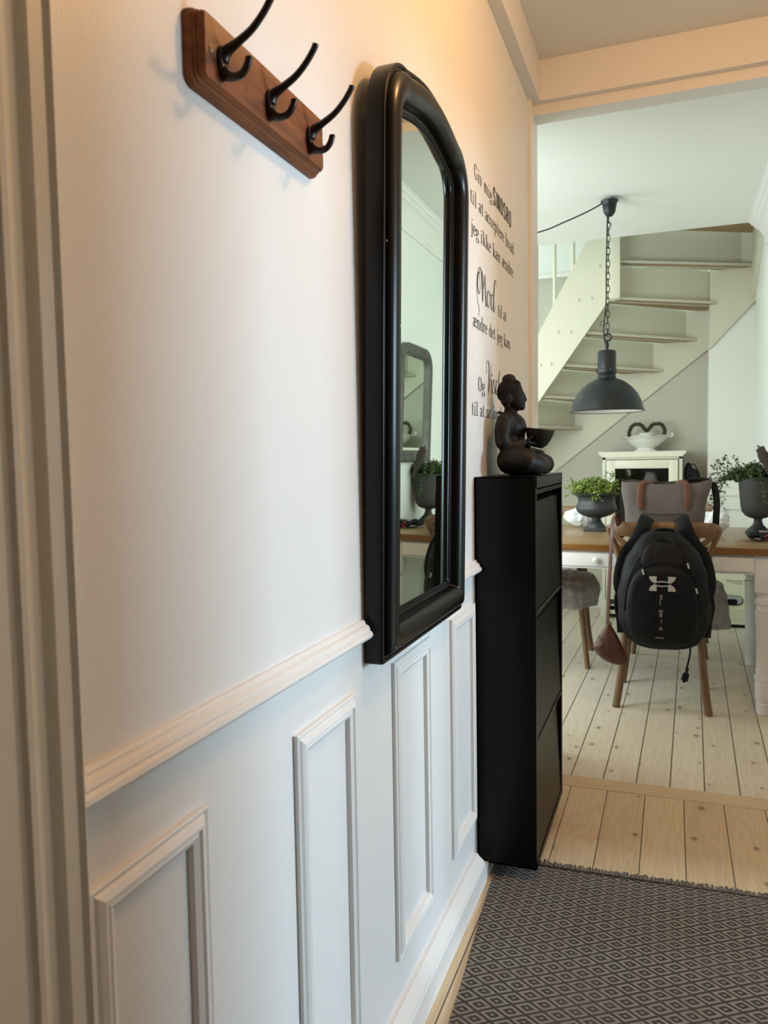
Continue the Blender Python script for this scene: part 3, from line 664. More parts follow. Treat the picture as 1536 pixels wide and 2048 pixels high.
BOLD = {
 'S': [[(.42, .80), (.32, .97), (.12, .97), (.06, .76), (.16, .56), (.36, .44), (.44, .22), (.34, .03), (.14, .03), (.05, .22)]],
 'I': [[(.12, 0), (.12, .5), (.12, 1)]],
 'N': [[(.09, 0), (.09, .5), (.09, 1)], [(.09, 1), (.25, .5), (.41, 0)], [(.41, 0), (.41, .5), (.41, 1)]],
 'D': [[(.09, 0), (.09, .5), (.09, 1)], [(.09, .97), (.28, .95), (.42, .75), (.42, .25), (.28, .05), (.09, .03)]],
 'R': [[(.09, 0), (.09, .5), (.09, 1)], [(.09, .97), (.30, .96), (.42, .80), (.40, .60), (.28, .50), (.09, .50)], [(.24, .5), (.34, .25), (.44, 0)]],
 'O': [[(.26, .99), (.10, .88), (.07, .5), (.10, .12), (.26, .01), (.42, .12), (.45, .5), (.42, .88), (.26, .99)]]}
m2 = MB(); yc = 2.348; bu_ = .0475
for ch_ in 'SINDSRO':
    strokes(m2, BOLD[ch_], yc, 1.940, bu_, 1.38, lambda d_, t_: .175 if abs(d_.y) > .5 else .16); yc += {'I': .27}.get(ch_, .57)*bu_*1.60
obj('bold_word', m2, M_VINYL, tx, smooth=0, label='bold condensed capitals')
for s_, y, z, w in (('til at acceptere hvad', 2.060, 1.862, .606), ('jeg ikke kan \u00e6ndre', 2.068, 1.783, .586), ('til at', 2.400, 1.617, .135), ('\u00e6ndre det jeg kan', 2.080, 1.537, .515), ('Og', 2.132, 1.367, .085), ('til at se forskellen', 2.055, 1.296, .56)):
    words(s_, y, z, w)
ws_ = lambda d_, t_: .018+.085*max(0, -d_.y*.9+abs(d_.x)*.0)**1.5*math.sin(PI*min(1, max(0, t_)))**.5+.012
# script M o d
m3 = MB()
sc = [[(.30, 1.02), (.12, .95), (.02, .60), (.10, .25), (.24, .30), (.30, .62), (.22, 1.0), (.42, 1.16), (.62, .95), (.66, .55)],
      [(.10, -.55), (.18, -.30), (.04, -.10), (-.08, .25), (-.02, .80), (.18, 1.15), (.44, 1.22)],
      [(.44, 1.18), (.52, .70), (.56, .02)], [(.56, .02), (.74, .70), (.86, 1.12)], [(.86, 1.12), (.90, .60), (.94, .06), (1.04, .04), (1.14, .25)],
      [(1.36, .62), (1.20, .60), (1.10, .30), (1.16, .03), (1.30, .05), (1.42, .35), (1.36, .62), (1.52, .50)],
      [(1.84, .60), (1.66, .60), (1.56, .28), (1.62, .03), (1.76, .10), (1.92, .45)],
      [(2.30, 1.08), (2.22, 1.26), (2.08, 1.22), (1.98, .90), (1.90, .40), (1.90, .04), (2.02, .08), (2.12, .28)]]
strokes(m3, sc, 2.135, 1.617, .078, 1.40, ws_); obj('script_word', m3, M_VINYL, tx, smooth=0, label='swash script word')
m4 = MB()
sc = [[(.02, .75), (.0, 1.15), (.20, 1.28), (.32, 1.0), (.26, .50), (.22, .02)], [(.22, .02), (.44, .50), (.56, .90), (.60, 1.20)],
      [(.62, .60), (.66, .30), (.68, .04), (.80, .10)], [(.66, .82), (.68, .78), (.70, .74)],
      [(1.04, .55), (.92, .62), (.86, .44), (1.02, .28), (1.02, .08), (.84, .06)],
      [(1.42, .60), (1.26, .60), (1.16, .28), (1.22, .03), (1.36, .10), (1.50, .45)], [(1.74, 1.12), (1.62, .90), (1.52, .40), (1.52, .04), (1.64, .08), (1.76, .28)],
      [(2.0, .62), (1.84, .60), (1.76, .30), (1.82, .03), (1.96, .05), (2.06, .35), (2.0, .62)],
      [(2.14, .60), (2.18, .30), (2.18, .0)], [(2.18, .30), (2.34, .60), (2.42, .50), (2.42, .0)], [(2.42, .30), (2.58, .60), (2.66, .50), (2.68, .04), (2.78, .10)]]
strokes(m4, sc, 2.240, 1.370, .072, 1.5, ws_); obj('script_word', m4, M_VINYL, tx, smooth=0, label='swash script word')
# ================================================================ RUG
rg = thing('hall_rug', (.66, .9, 0), 'grey-brown woven diamond rug with a fringed edge along the hall floor', 'rug')
rb = MB()
nx, ny = 34, 90
for j in range(ny+1):
    for i in range(nx+1):
        u_, v_ = i/nx, j/ny
        yy = -.5+v_*(2.175+.5); xl = .042+(2.18-yy)*.050-(.012*math.sin(yy*7) if 0 < v_ < 1 else 0)*.3
        x = xl+u_*(1.24-xl); yy += (x-.05)*.035*v_
        e_ = min(u_, 1-u_, v_, 1-v_)
        z = .0045+.0035*min(1, e_*20)+.0012*math.sin(x*9+yy*5)*math.sin(yy*8)
        rb.v.append((x, yy, z))
W_ = nx+1
rb.f = [(j*W_+i, j*W_+i+1, (j+1)*W_+i+1, (j+1)*W_+i) for j in range(ny) for i in range(nx)]; rb.mi = [0]*len(rb.f)
n0 = len(rb.v); rb.v += [(p[0], p[1], .0002) for p in rb.v]
for i in range(nx): rb.f += [(ny*W_+i, ny*W_+i+1, n0+ny*W_+i+1, n0+ny*W_+i)]; rb.mi.append(0)
for j in range(ny): rb.f += [(j*W_, (j+1)*W_, n0+(j+1)*W_, n0+j*W_)]; rb.mi.append(0)
obj('woven_field', rb, M_RUG, rg, smooth=60)
fr_ = MB(); x = .045
while x < 1.23:
    yy = 2.172+(x-.05)*.035; a_ = random.uniform(-.010, .010); ln = random.uniform(.018, .032)
    hgt = .010+.008*(x < .22)*random.random()
    fr_.tube(spl([(x, yy-.004, .007), (x+a_*.4, yy+ln*.45, hgt), (x+a_, yy+ln, .0035)], 3), [.0030, .0022], 5); 
    if random.random() < .6: fr_.tube([(x+.002, yy, .006), (x-a_, yy+ln*.7, .005)], .0016, 4)
    x += random.uniform(.0045, .0075)
obj('fringe', fr_, M_FRINGE, rg, smooth=60, kind='stuff')
# ================================================================ TABLE
TYAW = math.radians(-3)
tb = thing('dining_table', (.1, 4.22, 0), 'long farmhouse dining table with plank top and turned grey-white legs', 'table')
def rotT(p, c=(1.0, 3.745)):
    x, y = p[0]-c[0], p[1]-c[1]; return (c[0]+x*math.cos(TYAW)-y*math.sin(TYAW), c[1]+x*math.sin(TYAW)+y*math.cos(TYAW), p[2])
def rt(mb): mb.v = [rotT(p) for p in mb.v]; return mb
tx0, tx1, ty0, ty1, tz = -.86, .958, 3.745, 4.790, .762
mb = MB().box(tx0, tx1, ty0, ty1, tz-.036, tz, .004)
for i, f in enumerate(mb.f):
    zs = [mb.v[k][2] for k in f]
    if min(zs) < tz-.006: mb.mi[i] = 1
obj('tabletop', rt(mb), [M_TABTOP, M_EDGE], tb)
ap = MB(); ap.box(tx0+.06, tx1-.02, ty0+.022, ty0+.042, .640, tz-.0362); ap.box(tx0+.06, tx1-.02, ty1-.075, ty1-.055, .640, tz-.0362); ap.box(tx0+.05, tx0+.07, ty0+.06, ty1-.06, .64, tz-.0362); ap.box(tx1-.045, tx1-.025, ty0+.06, ty1-.06, .64, tz-.0362)
obj('apron', rt(ap), M_TABPAINT, tb)
for a, b in ((-.22, .28), (.36, .850)):
    dr = obj('drawer', rt(MB().box(a, b, ty0+.012, ty0+.0225, .652, .716, .002)), M_TABPAINT, tb)
    if a < 0: obj('knob', rt(MB().lathe([(.006, 0), (.006, -.008), (.015, -.012), (.015, -.020), (.009, -.024), (.0001, -.025)], (.168, ty0+.012, .684), 16, 'Y')), M_WHITEG, dr)
lp = [(.030, 0), (.034, .006), (.034, .05), (.030, .055), (.036, .065), (.040, .085), (.040, .155), (.044, .16), (.044, .172), (.038, .178), (.036, .30), (.043, .46), (.046, .475), (.039, .48), (.039, .50), (.046, .505), (.046, .53), (.038, .535), (.038, .55), (.048, .56)]
for lx, ly in ((tx0+.09, ty0+.066), (tx1-.055, ty0+.066), (tx0+.09, ty1-.095), (tx1-.075, ty1-.095)):
    mb = MB().lathe(lp, (lx, ly, 0), 28).box(lx-.048, lx+.048, ly-.048, ly+.048, .56, tz-.0364, .003)
    obj('leg', rt(mb), M_TABPAINT, tb, smooth=30)
# ================================================================ CHAIRS
def make_chair(label, group=None):
    """cross-back bentwood chair built at the origin, front towards +Y"""
    c = thing('cross_back_chair', (0, 0, 0), label, 'chair', group)
    obj('seat', MB().lathe([(.0001, .440), (.13, .443), (.18, .446), (.187, .452), (.200, .455), (.206, .445), (.205, .425), (.195, .418), (.0001, .425)], (0, .0, 0), 36, sy=1.0), M_CHAIR, c)
    obj('seat_weave', MB().lathe([(.0001, .452), (.10, .454), (.186, .4545), (.186, .447), (.0001, .447)], (0, 0, 0), 36), M_RATTAN, c)
    for s in (-1, 1):
        lg = spl([(s*.202, -.205, 0), (s*.182, -.190, .14), (s*.168, -.182, .30), (s*.160, -.178, .45), (s*.172, -.182, .60), (s*.200, -.192, .74), (s*.232, -.205, .825), (s*.234, -.208, .848)], 6)
        obj('leg', MB().tube(lg, [.0175]*12+[.0165]*12+[.0145]*12+[.013]*13, 12), M_CHAIR, c)
        fl = spl([(s*.200, .222, 0), (s*.178, .190, .18), (s*.158, .160, .36), (s*.150, .145, .425)], 6)
        obj('leg', MB().tube(fl, [.0145, .018], 12), M_CHAIR, c)
        obj('cross_slat', MB().tube(spl([(s*.228, -.212, .838), (s*.165, -.222, .775), (s*.060, -.224, .705), (-s*.05, -.214, .62), (-s*.135, -.190, .49), (-s*.150, -.178, .445)], 5), .0125, 8, flat=.45, up=(0, 1, 0)), M_CHAIR, c)
    rl = spl([(-.244, -.200, .838), (-.16, -.226, .842), (0, -.240, .844), (.16, -.226, .842), (.244, -.200, .838)], 7)
    mb = MB(); pr = []
    for i, p in enumerate(rl):
        e_ = abs(p.x)/.244; hh_ = .034*(1-.55*max(0, (e_-.82)/.18)**2); pr.append((p, hh_))
    vs = []
    for p, hh_ in pr:
        nrm = Vector((p.x*.6, -1, 0)).normalized()
        for a in range(10):
            w = 2*PI*a/10; vs.append(p+Vector((0, 0, 1))*hh_*math.cos(w)*(.9+.1*abs(math.cos(w)))+nrm*.0105*math.sin(w))
    mb.add(vs, [(i*10+k, i*10+(k+1) % 10, (i+1)*10+(k+1) % 10, (i+1)*10+k) for i in range(len(pr)-1) for k in range(10)]+[tuple(range(10)), tuple(range((len(pr)-1)*10, len(pr)*10))])
    obj('top_rail', mb, M_CHAIR, c, smooth=50)
    obj('stretcher', MB().torus((0, -.01, .33), .163, .008, 32, 8, 'Z'), M_CHAIR, c)
    return c
ch1 = make_chair('honey-coloured cross-back chair at the table, black backpack hung on its back')
ch2 = copy_tree(ch1); ch2['label'] = 'cross-back chair behind the table at its left, seat covered in taupe sheepskin'
ch3 = copy_tree(ch1); ch3['label'] = 'cross-back chair behind the table, hidden mostly by the black backpack'
ch1.location = (.474, 3.925, 0); ch1.rotation_euler = (0, 0, math.radians(-1))
ch2.location = (-.135, 4.575, 0); ch2.rotation_euler = (0, 0, math.radians(183))
ch3.location = (.505, 4.99, 0); ch3.rotation_euler = (0, 0, math.radians(178))
def sheep(name, cx_, cy_, label, seed):
    mb = MB(); random.seed(seed)
    mb.ell((cx_, cy_, .470), (.205, .205, .030), 24)
    for k in range(24):
        a = 2*PI*k/24; r_ = .185
        mb.tube([(cx_+r_*math.cos(a), cy_+r_*math.sin(a), .472), (cx_+(r_+.035)*math.cos(a), cy_+(r_+.035)*math.sin(a), .42), (cx_+(r_+.025)*math.cos(a), cy_+(r_+.025)*math.sin(a), random.uniform(.315, .335))], [.050, .046, .040], 10)
    f = remesh(mb, .011, 4, lambda p, n: p+n*.006*noise.noise(p*22)+n*.004*noise.noise(p*60))
    return tag(obj(name, f, M_SHEEP, smooth=80), label, 'seat cover', None)
sheep('sheepskin_cover', -.135, 4.575, 'taupe sheepskin draped over the chair seat left under the table', 3)
# second one hangs off the hidden chair: long pale hide
mb = MB(); mb.ell((.55, 4.99, .475), (.20, .20, .03), 20)
mb.tube(spl([(.70, 4.84, .48), (.755, 4.82, .40), (.765, 4.82, .30), (.775, 4.82, .16)], 5), [.035, .045, .055, .06, .065], 12, flat=.35, up=(0, 1, 0))
mb.tube(spl([(.66, 4.84, .48), (.675, 4.82, .35), (.67, 4.82, .20)], 5), [.04, .05], 12, flat=.4, up=(0, 1, 0))
tag(obj('hide_cover', remesh(mb, .010, 3, lambda p, n: p+n*.008*noise.noise(p*18)), M_SHEEP, smooth=80), 'pale grey hide hanging to near the floor right of the backpack', 'seat cover')
# ================================================================ BACKPACK
pk = thing('backpack', (.47, 3.50, .335), 'black backpack with silver logo hanging on the back of the wooden chair', 'backpack')
random.seed(5)
lv = [(.330, .085, .050, 0), (.345, .125, .072, 0), (.385, .165, .088, 0), (.45, .183, .098, 0), (.55, .190, .104, 0), (.65, .180, .100, 0), (.72, .158, .086, 0), (.78, .122, .068, 0), (.825, .086, .048, 0), (.845, .058, .030, 0)]
PCX, PCY = .476, 3.595
mb = MB(); n = 48; vs = []
L_ = spl([Vector(a) for a in [(z, w, d_) for z, w, d_, _ in lv]], 5)
for z, w, d_ in L_:
    for k in range(n):
        a = 2*PI*k/n; c_, s_ = math.cos(a), math.sin(a); e_ = 2/2.6
        x = PCX+w*math.copysign(abs(c_)**e_, c_); y = PCY+(d_ if s_ < 0 else d_*.55)*math.copysign(abs(s_)**e_, s_)
        p = Vector((x, y, z)); q = noise.noise(Vector((x*7, y*7, z*5)))*.010+noise.noise(Vector((x*26, y*26, z*14)))*.009
        p += Vector((c_, s_, 0))*q; vs.append(p)
m_ = len(L_)
mb.add(vs, [(i*n+k, i*n+(k+1) % n, (i+1)*n+(k+1) % n, (i+1)*n+k) for i in range(m_-1) for k in range(n)]+[tuple(range(n)), tuple(range((m_-1)*n, m_*n))])
obj('body', mb, M_PACK, pk, smooth=70)
def pack_front(x, z):
    """front surface y of the bag at (x,z)"""
    best = None
    for i in range(len(L_)-1):
        if L_[i][0] <= z <= L_[i+1][0]:
            f_ = (z-L_[i][0])/(L_[i+1][0]-L_[i][0]); w = L_[i][1]+(L_[i+1][1]-L_[i][1])*f_; d_ = L_[i][2]+(L_[i+1][2]-L_[i][2])*f_
            u_ = min(1, abs(x-PCX)/w); return PCY-d_*(1-u_**2.6)**(1/2.6)-.006
    return PCY
def patch(name, pts, m, off=.0, th=.012, par=pk, **kw):
    """closed outline in x,z wrapped on the bag front and raised"""
    P = spl([Vector(p) for p in pts], 5, True); c0 = sum((p for p in P), Vector((0, 0)))/len(P); vs = []; N_ = len(P); RR = [1, .985, .94, .8, .6, .4, .2]
    for ri, r_ in enumerate(RR):
        for p in P:
            q = c0+(p-c0)*r_; o_ = th*min(1, (0, .6, 1, 1, 1, 1, 1)[ri]); vs.append((q.x, pack_front(q.x, q.y)-off-o_-(noise.noise(Vector((q.x*30, q.y*16, off*90+1)))*.006 if o_ else 0), q.y))
    vs.append((c0.x, pack_front(c0.x, c0.y)-off-th, c0.y))
    fs = [(i*N_+k, i*N_+(k+1) % N_, (i+1)*N_+(k+1) % N_, (i+1)*N_+k) for i in range(len(RR)-1) for k in range(N_)]+[((len(RR)-1)*N_+k, (len(RR)-1)*N_+(k+1) % N_, len(vs)-1) for k in range(N_)]
    return obj(name, MB().add(vs, fs), m, par, smooth=60, **kw)
patch('lower_pocket', [(.350, .375), (.470, .352), (.590, .375), (.622, .50), (.602, .62), (.560, .69), (.470, .705), (.385, .69), (.338, .62), (.322, .50)], M_PACK, 0, .016)
patch('upper_pocket', [(.395, .700), (.470, .690), (.548, .700), (.556, .745), (.520, .795), (.470, .808), (.420, .795), (.386, .745)], M_PACK, 0, .010)
def on_bag(pts, r, off=.018, k=6, m=M_PACK, name='zip', par=pk, **kw):
    P = [(p.x, pack_front(p.x, p.y)-off, p.y) for p in spl([Vector(q) for q in pts], k)]
    return obj(name, MB().tube(P, r, 6), m, par, **kw)
on_bag([(.345, .600), (.372, .672), (.430, .712), (.512, .712), (.570, .672), (.598, .600)], .0035, .010, name='zip')
on_bag([(.315, .50), (.330, .62), (.365, .71), (.42, .79), (.47, .815), (.52, .79), (.575, .71), (.610, .62), (.625, .50)], .0035, .004, name='zip')
for x, z in ((.392, .690), (.572, .720), (.606, .615)): on_bag([(x, z), (x+.006, z-.022)], .0035, .020, 2, M_LOGO, 'zip_pull')
def decal(name, lst, m, par=pk, off=.0235, closed=True):
    mb = MB()
    for P in lst:
        n_ = len(P); c0 = sum((Vector(p) for p in P), Vector((0, 0)))/n_
        vs = [(p[0], pack_front(p[0], p[1])-off, p[1]) for p in P]+[(c0.x, pack_front(c0.x, c0.y)-off-.0005, c0.y)]
        mb.add(vs, [(i, (i+1) % n_, n_) for i in range(n_)])
    return obj(name, mb, m, par, smooth=0)
# printed emblem: two interlocking arched shapes
LX, LZ, LW, LH = .473, .632, .054, .032
emb = []
def curve_strip(a, b, n_=10):
    out = []
    for i in range(n_):
        p, q, r_, s_ = a[i], a[i+1], b[i+1], b[i]; out.append([p, q, r_, s_])
    return out
for s in (-1, 1):
    # upper arm (U) and lower arm (A): curved wedges
    for v_ in (-1, 1):
        o_ = [(s*1.0, v_*.96), (s*.42, v_*.98), (s*.44, v_*.55), (s*.40, v_*.25), (s*.60, v_*.12), (s*.82, v_*.30), (s*.95, v_*.62)]
        emb.append([(LX+a*LW, LZ+b*LH) for a, b in o_])
arcs = []
for v_ in (-1, 1):
    pa = [(-.62+1.24*i/12, v_*(.36*math.sqrt(max(0, 1-((-.62+1.24*i/12)/.66)**2))+.02)) for i in range(13)]
    pb = [(-.62+1.24*i/12, v_*(.36*math.sqrt(max(0, 1-((-.62+1.24*i/12)/.66)**2))-.13)) for i in range(13)]
    arcs += curve_strip([(LX+a*LW, LZ+b*LH) for a, b in pa], [(LX+a*LW, LZ+b*LH) for a, b in pb], 12)
decal('emblem', emb+arcs, M_LOGO)
def glyphs(s_, x, z, size, m, par, name, yfun, rot=0, extr=.0004, sx=1.0):
    cu = bpy.data.curves.new('t', 'FONT'); cu.body = s_; cu.size = size; cu.align_x = 'CENTER'; cu.align_y = 'CENTER'; cu.extrude = 0; cu.resolution_u = 3
    o_ = bpy.data.objects.new('t', cu); COL.objects.link(o_); bpy.context.view_layer.update()
    me = bpy.data.meshes.new_from_object(o_.evaluated_get(bpy.context.evaluated_depsgraph_get()))
    mb = MB(); vs = []
    for v_ in me.vertices:
        a, b = v_.co.x*sx, v_.co.y; c_, q_ = math.cos(rot), math.sin(rot); a, b = a*c_-b*q_, a*q_+b*c_
        vs.append((x+a, yfun(x+a, z+b), z+b))
    mb.add(vs, [tuple(p.vertices) for p in me.polygons]); bpy.data.objects.remove(o_)
    return obj(name, mb, m, par, smooth=0)
yb_ = lambda x, z: pack_front(x, z)-.0225
for s_, dx, dz, sz in (('S', .001, .574, .026), ('J', -.003, .556, .020), ("'", -.002, .538, .02), ('M', .0, .513, .020), ('B', .0, .497, .022), ('I', .002, .470, .022), ('A', .0, .438, .022)):
    glyphs(s_, .468+dx, dz, sz, M_LOGO, pk, 'print', yb_)
glyphs('oooo', .463, .398, .012, M_LOGO, pk, 'small_print', yb_, sx=1.3)
# shoulder straps over the chair rail, grab handle, dangling strap with buckle
for s in (-1, 1):
    P = spl([(PCX+s*.150, 3.645, .50), (PCX+s*.185, 3.640, .60), (PCX+s*.165, 3.645, .72), (PCX+s*.112, 3.640, .80), (PCX+s*.085, 3.645, .865), (PCX+s*.072, 3.685, .895), (PCX+s*.065, 3.720, .875), (PCX+s*.06, 3.730, .80)], 6)
    obj('shoulder_strap', MB().tube(P, .032, 10, flat=.28, up=(0, 1, 0)), M_PACK, pk, smooth=60)
    P = spl([(PCX+s*.178, 3.600, .60), (PCX+s*.196, 3.630, .52), (PCX+s*.185, 3.620, .44), (PCX+s*.180, 3.610, .38)], 6)
    obj('side_strap', MB().tube(P, .016, 8, flat=.25, up=(0, 1, 0)), M_PACK, pk, smooth=60)
obj('grab_handle', MB().tube(spl([(PCX-.05, 3.610, .825), (PCX-.03, 3.595, .848), (PCX+.03, 3.595, .848), (PCX+.05, 3.610, .825)], 6), .010, 8, flat=.5, up=(0, 1, 0)), M_PACK, pk)
obj('loose_strap', MB().tube(spl([(.580, 3.560, .375), (.588, 3.555, .33), (.580, 3.555, .28), (.572, 3.555, .245)], 6), .0045, 6, flat=.4, up=(0, 1, 0)), M_PACK, pk)
obj('buckle', MB().tube(spl([(.578, 3.555, .255), (.572, 3.553, .228), (.566, 3.553, .203), (.562, 3.553, .190)], 4), [.006, .014, .015, .006], 10, flat=.5, up=(0, 1, 0)), M_PACK, pk)
# ================================================================ TOTE BAG
tt = thing('tote_bag', (.465, 3.88, .762), 'grey canvas tote bag with tan leather handles on the table behind the chair', 'bag')
rows = [(.764, .150, .060), (.80, .163, .066), (.86, .172, .066), (.92, .180, .060), (.98, .190, .050), (1.02, .198, .036), (1.052, .203, .020)]
L2r = spl([Vector(r_) for r_ in rows], 4); vs = []; n = 44; TX, TY = .475, 3.885
for z, w, d_ in L2r:
    for k in range(n):
        a = 2*PI*k/n; c_, s_ = math.cos(a), math.sin(a); e_ = 2/3.2
        x = TX+w*math.copysign(abs(c_)**e_, c_); y = TY+d_*math.copysign(abs(s_)**e_, s_)
        zz = z+((.016*((x-TX)/.2)**2-.010+.004*math.sin(x*60)+(.010 if s_ > 0 else 0))*max(0, (z-.95)/.10) if z > .95 else 0)
        vs.append(Vector((x, y, zz))+Vector((c_, s_, 0))*((noise.noise(Vector((x*9, y*9, z*9)))*.012+noise.noise(Vector((x*26, y*20, z*14)))*.006)))
m_ = len(L2r)
obj('body', MB().add(vs, [(i*n+k, i*n+(k+1) % n, (i+1)*n+(k+1) % n, (i+1)*n+k) for i in range(m_-1) for k in range(n)]+[tuple(range(n))]), M_TOTE, tt, smooth=70)
def tf(x, z):
    for i in range(m_-1):
        if L2r[i][0] <= z <= L2r[i+1][0]:
            f_ = (z-L2r[i][0])/(L2r[i+1][0]-L2r[i][0]); w = L2r[i][1]+(L2r[i+1][1]-L2r[i][1])*f_; d_ = L2r[i][2]+(L2r[i+1][2]-L2r[i][2])*f_
            u_ = min(1, abs(x-TX)/w); return TY-d_*(1-u_**3.2)**(1/3.2)-.004
    return TY-.02
pv = []; NX, NZ = 14, 6
for j in range(NZ+1):
    for i in range(NX+1):
        x = .375+.185*i/NX; z = .800+.105*j/NZ; e_ = .012 if 0 < i < NX and 0 < j else .0
        if j == NZ: e_ = .016
        pv.append((x, tf(x, z)-e_-.003, z-.006*math.sin(PI*i/NX)*(j == NZ)))
obj('front_pocket', MB().add(pv, [(j*(NX+1)+i, j*(NX+1)+i+1, (j+1)*(NX+1)+i+1, (j+1)*(NX+1)+i) for j in range(NZ) for i in range(NX)]), M_TOTE, tt, smooth=60)
obj('pocket_slit', MB().tube([(.375+.185*i/10, tf(.375+.185*i/10, .907)-.006, .907-.006*math.sin(PI*i/10)) for i in range(11)], .004, 6), M_DARK, tt)
for x, dx in ((.368, .05), (.572, -.045)):
    P = [(x, tf(x, .93)-.006, .925), (x-dx*.05, tf(x, .98)-.008, .975), (x, tf(x, 1.03)-.012, 1.025), (x+dx*.15, TY-.030, 1.048), (x+dx*.7, TY-.005, 1.054), (x+dx*1.2, TY+.02, 1.040)]
    obj('handle', MB().tube(spl(P, 6), .0130, 8, flat=.2, up=(0, 1, 0)), M_TAN, tt, smooth=60)
obj('side_strap', MB().tube(spl([(.665, 3.89, 1.035), (.690, 3.89, 1.03), (.702, 3.88, .96), (.700, 3.88, .88), (.695, 3.88, .79)], 6), .015, 8, flat=.25, up=(0, 1, 0)), M_TOTED, tt, smooth=60)
obj('side_strap', MB().tube(spl([(.285, 3.90, 1.0), (.288, 3.90, .93), (.305, 3.90, .86), (.325, 3.90, .79)], 6), .014, 8, flat=.25, up=(0, 1, 0)), M_TOTED, tt, smooth=60)
obj('top_edge', MB().tube(spl([(.54, 3.90, 1.05), (.60, 3.905, 1.062), (.65, 3.90, 1.062), (.675, 3.89, 1.045)], 6), .008, 8), M_TOTED, tt)
# ================================================================ BROWN SHOULDER BAG
sbg = thing('leather_shoulder_bag', (.262, 3.600, .25), 'small brown leather pouch bag hanging by its strap from the left chair post', 'bag')
obj('strap', MB().tube(spl([(.290, 3.720, .80), (.272, 3.685, .905), (.258, 3.645, .888), (.256, 3.605, .82), (.250, 3.600, .68), (.244, 3.600, .55), (.240, 3.600, .44), (.243, 3.600, .40)], 7), .0135, 8, flat=.3, up=(0, 1, 0)), M_COGNAC, sbg, smooth=60)
obj('ring', MB().torus((.2455, 3.597, .418), .011, .0025, 16, 6, 'Y'), M_IRON, sbg)
mb = MB(); vs = []
cl_ = [(.445, .242, .242, .006), (.415, .228, .262, .012), (.38, .208, .282, .020), (.34, .190, .300, .030), (.31, .176, .312, .036), (.285, .190, .322, .036), (.262, .225, .328, .028), (.247, .275, .326, .012)]
cs_ = spl([Vector(c_) for c_ in cl_], 4); n = 28
for z, xl, xr_, d_ in cs_:
    for k in range(n):
        a = 2*PI*k/n; x = (xl+xr_)/2+(xr_-xl)/2*math.cos(a); q = math.sin(x*150+z*25)*.0022
        vs.append((x, 3.600+(d_+q*(d_/.03))*math.sin(a), z-.012*math.sin((x-.18)*20)))
m_ = len(cs_)
obj('pouch', mb.add(vs, [(i*n+k, i*n+(k+1) % n, (i+1)*n+(k+1) % n, (i+1)*n+k) for i in range(m_-1) for k in range(n)]+[tuple(range(n)), tuple(range((m_-1)*n, m_*n))]), M_COGNAC, sbg, smooth=70)
obj('zip', MB().tube(spl([(.200, 3.578, .365), (.222, 3.568, .335), (.19, 3.568, .318), (.178, 3.585, .312)], 5), .002, 6), M_BRASS, sbg)
# ================================================================ URNS AND PLANTS
def plant(par, c, rx, ry, h, n, drape, seed, m, rim, lsize=.011):
    random.seed(seed); lf = MB(); stm = MB()
    def leaf(p, s_):
        a = Vector((random.gauss(0, 1), random.gauss(0, 1), random.gauss(0, 1)+.6)).normalized(); b = a.cross(Vector((random.random(), random.random(), random.random()))).normalized(); d_ = a.cross(b)
        k_ = [p+b*s_*math.cos(w)+d_*s_*.8*math.sin(w)+a*(.15*s_ if i % 2 else 0) for i, w in enumerate([2*PI*j/6 for j in range(6)])]
        lf.add(k_, [(0, 1, 2, 3, 4, 5)])
    for i in range(n):
        a = random.random()*2*PI; r_ = math.sqrt(random.random()); ex, ey = rx*r_*math.cos(a), ry*r_*math.sin(a)
        p0 = Vector((c[0]+ex*.55, c[1]+ey*.55, c[2])); top = Vector((c[0]+ex, c[1]+ey, c[2]+h*(.35+.65*random.random())*(1-.45*r_)))
        P = spl([p0, (p0+top)/2+Vector((random.gauss(0, .006), random.gauss(0, .006), .012)), top], 4)
        stm.tube(P, .0007, 3, cap=False)
        for q in P[2:]:
            for _ in range(2): leaf(q+Vector((random.gauss(0, .007), random.gauss(0, .007), random.gauss(0, .006))), random.uniform(.5, 1)*lsize*.5)
    for (dx, dy, dz) in drape:
        e_ = Vector((c[0]+dx, c[1]+dy, c[2]+dz)); mid = Vector((c[0]+dx*.75, c[1]+dy*.75, c[2]+.03+max(0, dz*.4)))
        P = spl([Vector((c[0]+dx*.3, c[1]+dy*.3, c[2]+.005)), mid, e_], 9); stm.tube(P, .0007, 3, cap=False)
        for q in P[3:]:
            for _ in range(3): leaf(q+Vector((random.gauss(0, .007), random.gauss(0, .006), random.gauss(0, .007))), random.uniform(.5, 1)*lsize*.5)
    obj('stems', stm, M_STEM, par); obj('foliage', lf, m, par, smooth=0)
ul = thing('low_urn_planter', (.11, 4.46, .762), 'low wide dark footed urn with bright green trailing plant on the table', 'planter')
ux, uy, uz = .112, 4.46, .7625
obj('urn_bowl', MB().lathe([(.026, .072), (.045, .076), (.085, .090), (.104, .106), (.112, .125), (.108, .140), (.098, .158), (.101, .185), (.115, .198), (.134, .204), (.136, .209), (.120, .210), (.095, .200), (.085, .17), (.0001, .17)], (ux, uy, uz), 40), M_URN, ul, smooth=50)
obj('urn_foot', MB().lathe([(.048, .012), (.046, .030), (.034, .045), (.024, .060), (.026, .074), (.0001, .075)], (ux, uy, uz), 32).box(ux-.064, ux+.064, uy-.064, uy+.064, uz, uz+.018, .004), M_URN, ul, smooth=40)
plant(ul, (ux-.01, uy, uz+.19), .125, .11, .125, 560, [(-.17, .02, .05), (-.155, -.03, -.0), (-.135, .03, .09), (.13, -.02, .09), (.16, 0, .02), (-.10, -.12, .03), (.04, -.135, -.0), (.02, -.13, -.015), (0, -.125, -.01), (.10, .05, .13), (.07, 0, .14)], 11, M_LEAF, 0, .014)
